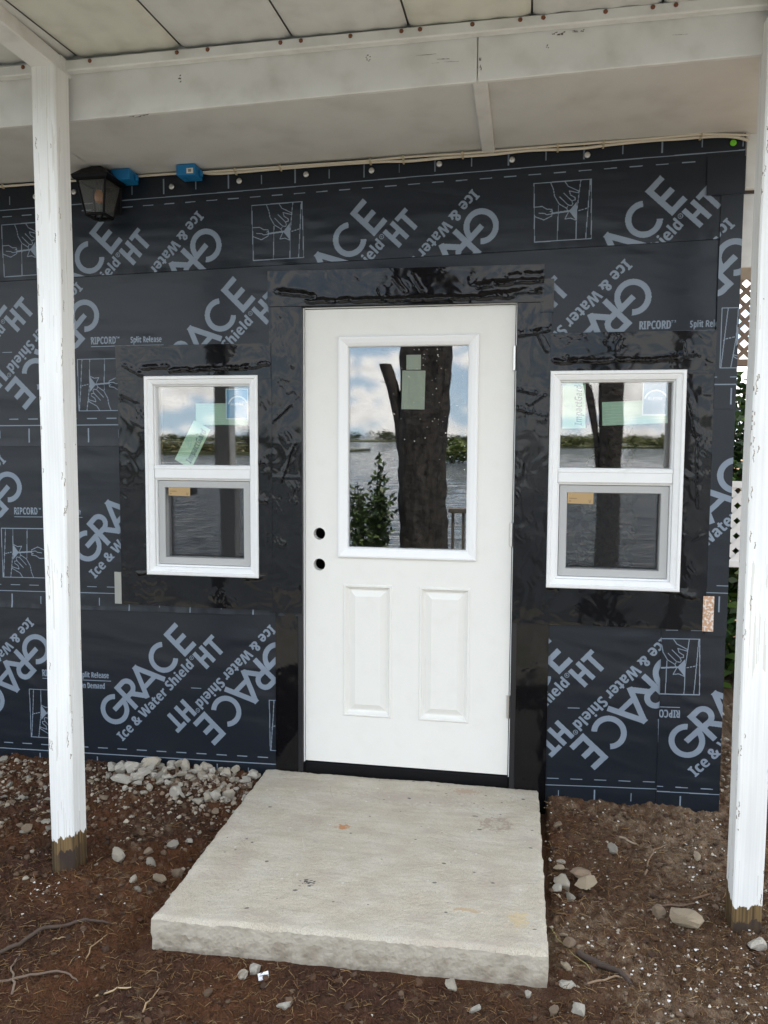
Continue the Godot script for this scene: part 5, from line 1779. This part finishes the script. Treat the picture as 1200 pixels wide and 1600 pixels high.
	var T := thing("dead_tree", "massive bare tree trunk with a broken side limb at the water's edge", "tree", Vector3(-0.55, -0.4, 5.0))
	part(T, "trunk", stem.call([Vector3(0.02, -0.3, 0), Vector3(0.0, 0.6, 0), Vector3(-0.02, 1.5, 0), Vector3(0.0, 2.4, 0), Vector3(0.03, 3.2, 0.0), Vector3(-0.05, 5.2, 0.0)], [0.31, 0.255, 0.235, 0.255, 0.285, 0.27], 40))
	part(T, "broken_limb", stem.call([Vector3(-0.15, 1.5, 0), Vector3(-0.27, 2.1, 0.02), Vector3(-0.36, 2.45, 0.03), Vector3(-0.43, 2.66, 0.03)], [0.11, 0.085, 0.07, 0.062], 16))
	part(T, "spur", stem.call([Vector3(-0.36, 2.44, 0.03), Vector3(-0.44, 2.465, 0.03), Vector3(-0.49, 2.48, 0.03)], [0.016, 0.012, 0.008], 8))
	var Pm := thing("palm_tree", "bare palm trunk with dry frond stubs at the water's edge", "tree", Vector3(1.27, -0.4, 4.0))
	part(Pm, "trunk", stem.call([Vector3(0, -0.3, 0), Vector3(0.0, 1.0, 0), Vector3(-0.01, 2.4, 0), Vector3(0.01, 5.5, 0)], [0.105, 0.098, 0.125, 0.12], 24))
	for k in 5:
		m = MB.new()
		m.tube([Vector3(-0.10, 1.55 + k * 0.05, 0.0), Vector3(-0.14 - k * 0.004, 2.0, 0.02), Vector3(-0.16 - k * 0.018, 2.22 + k * 0.02, 0.03), Vector3(-0.19 - k * 0.02, 2.36 + k * 0.02, 0.03)], [0.03, 0.026, 0.012, 0.006], 6)
		part(Pm, "frond_stub", m.mesh(M.bark))
	# leafy shrub before the trunk
	var S := thing("waterside_shrub", "upright leafy shrub growing before the massive trunk", "shrub", Vector3(-1.12, -0.4, 4.8))
	m = MB.new()
	var lm := MB.new()
	for k in 16:
		var top := Vector3(r2.randfn(0, 0.14), 1.05 + r2.randf() * 0.5, r2.randfn(0, 0.15))
		if k < 3: top = Vector3(0.12 + k * 0.03, 1.72 - k * 0.18, 0.0)
		m.tube([Vector3(r2.randfn(0, 0.08), -0.2, r2.randfn(0, 0.08)), top * 0.5, top], [0.012, 0.009, 0.004], 5)
		for e in 9:
			leaf_cloud(lm, top * (0.45 + 0.06 * e), Vector3(0.09, 0.06, 0.09), 12, 0.085, r2, [Color(0.03, 0.06, 0.015), Color(0.05, 0.085, 0.02)])
	part(S, "stems", m.mesh(M.bark))
	part(S, "foliage", lm.mesh(M.leaves))
	# short run of railing
	var R := thing("deck_railing", "short grey timber railing beside the massive trunk", "railing", Vector3(0, -0.4, 5.2))
	var tim := mk(0.12, 0.11, 0.10, 0.9)
	part(R, "rail", boxmesh(Vector3(-0.30, 1.06, -0.04), Vector3(0.60, 1.11, 0.04), 0.005, tim))
	part(R, "rail", boxmesh(Vector3(-0.30, 0.30, -0.02), Vector3(0.60, 0.36, 0.02), 0.005, tim))
	for k in 8: part(R, "baluster", boxmesh(Vector3(-0.27 + k * 0.115, 0.0, -0.016), Vector3(-0.238 + k * 0.115, 1.10, 0.016), 0.003, tim))
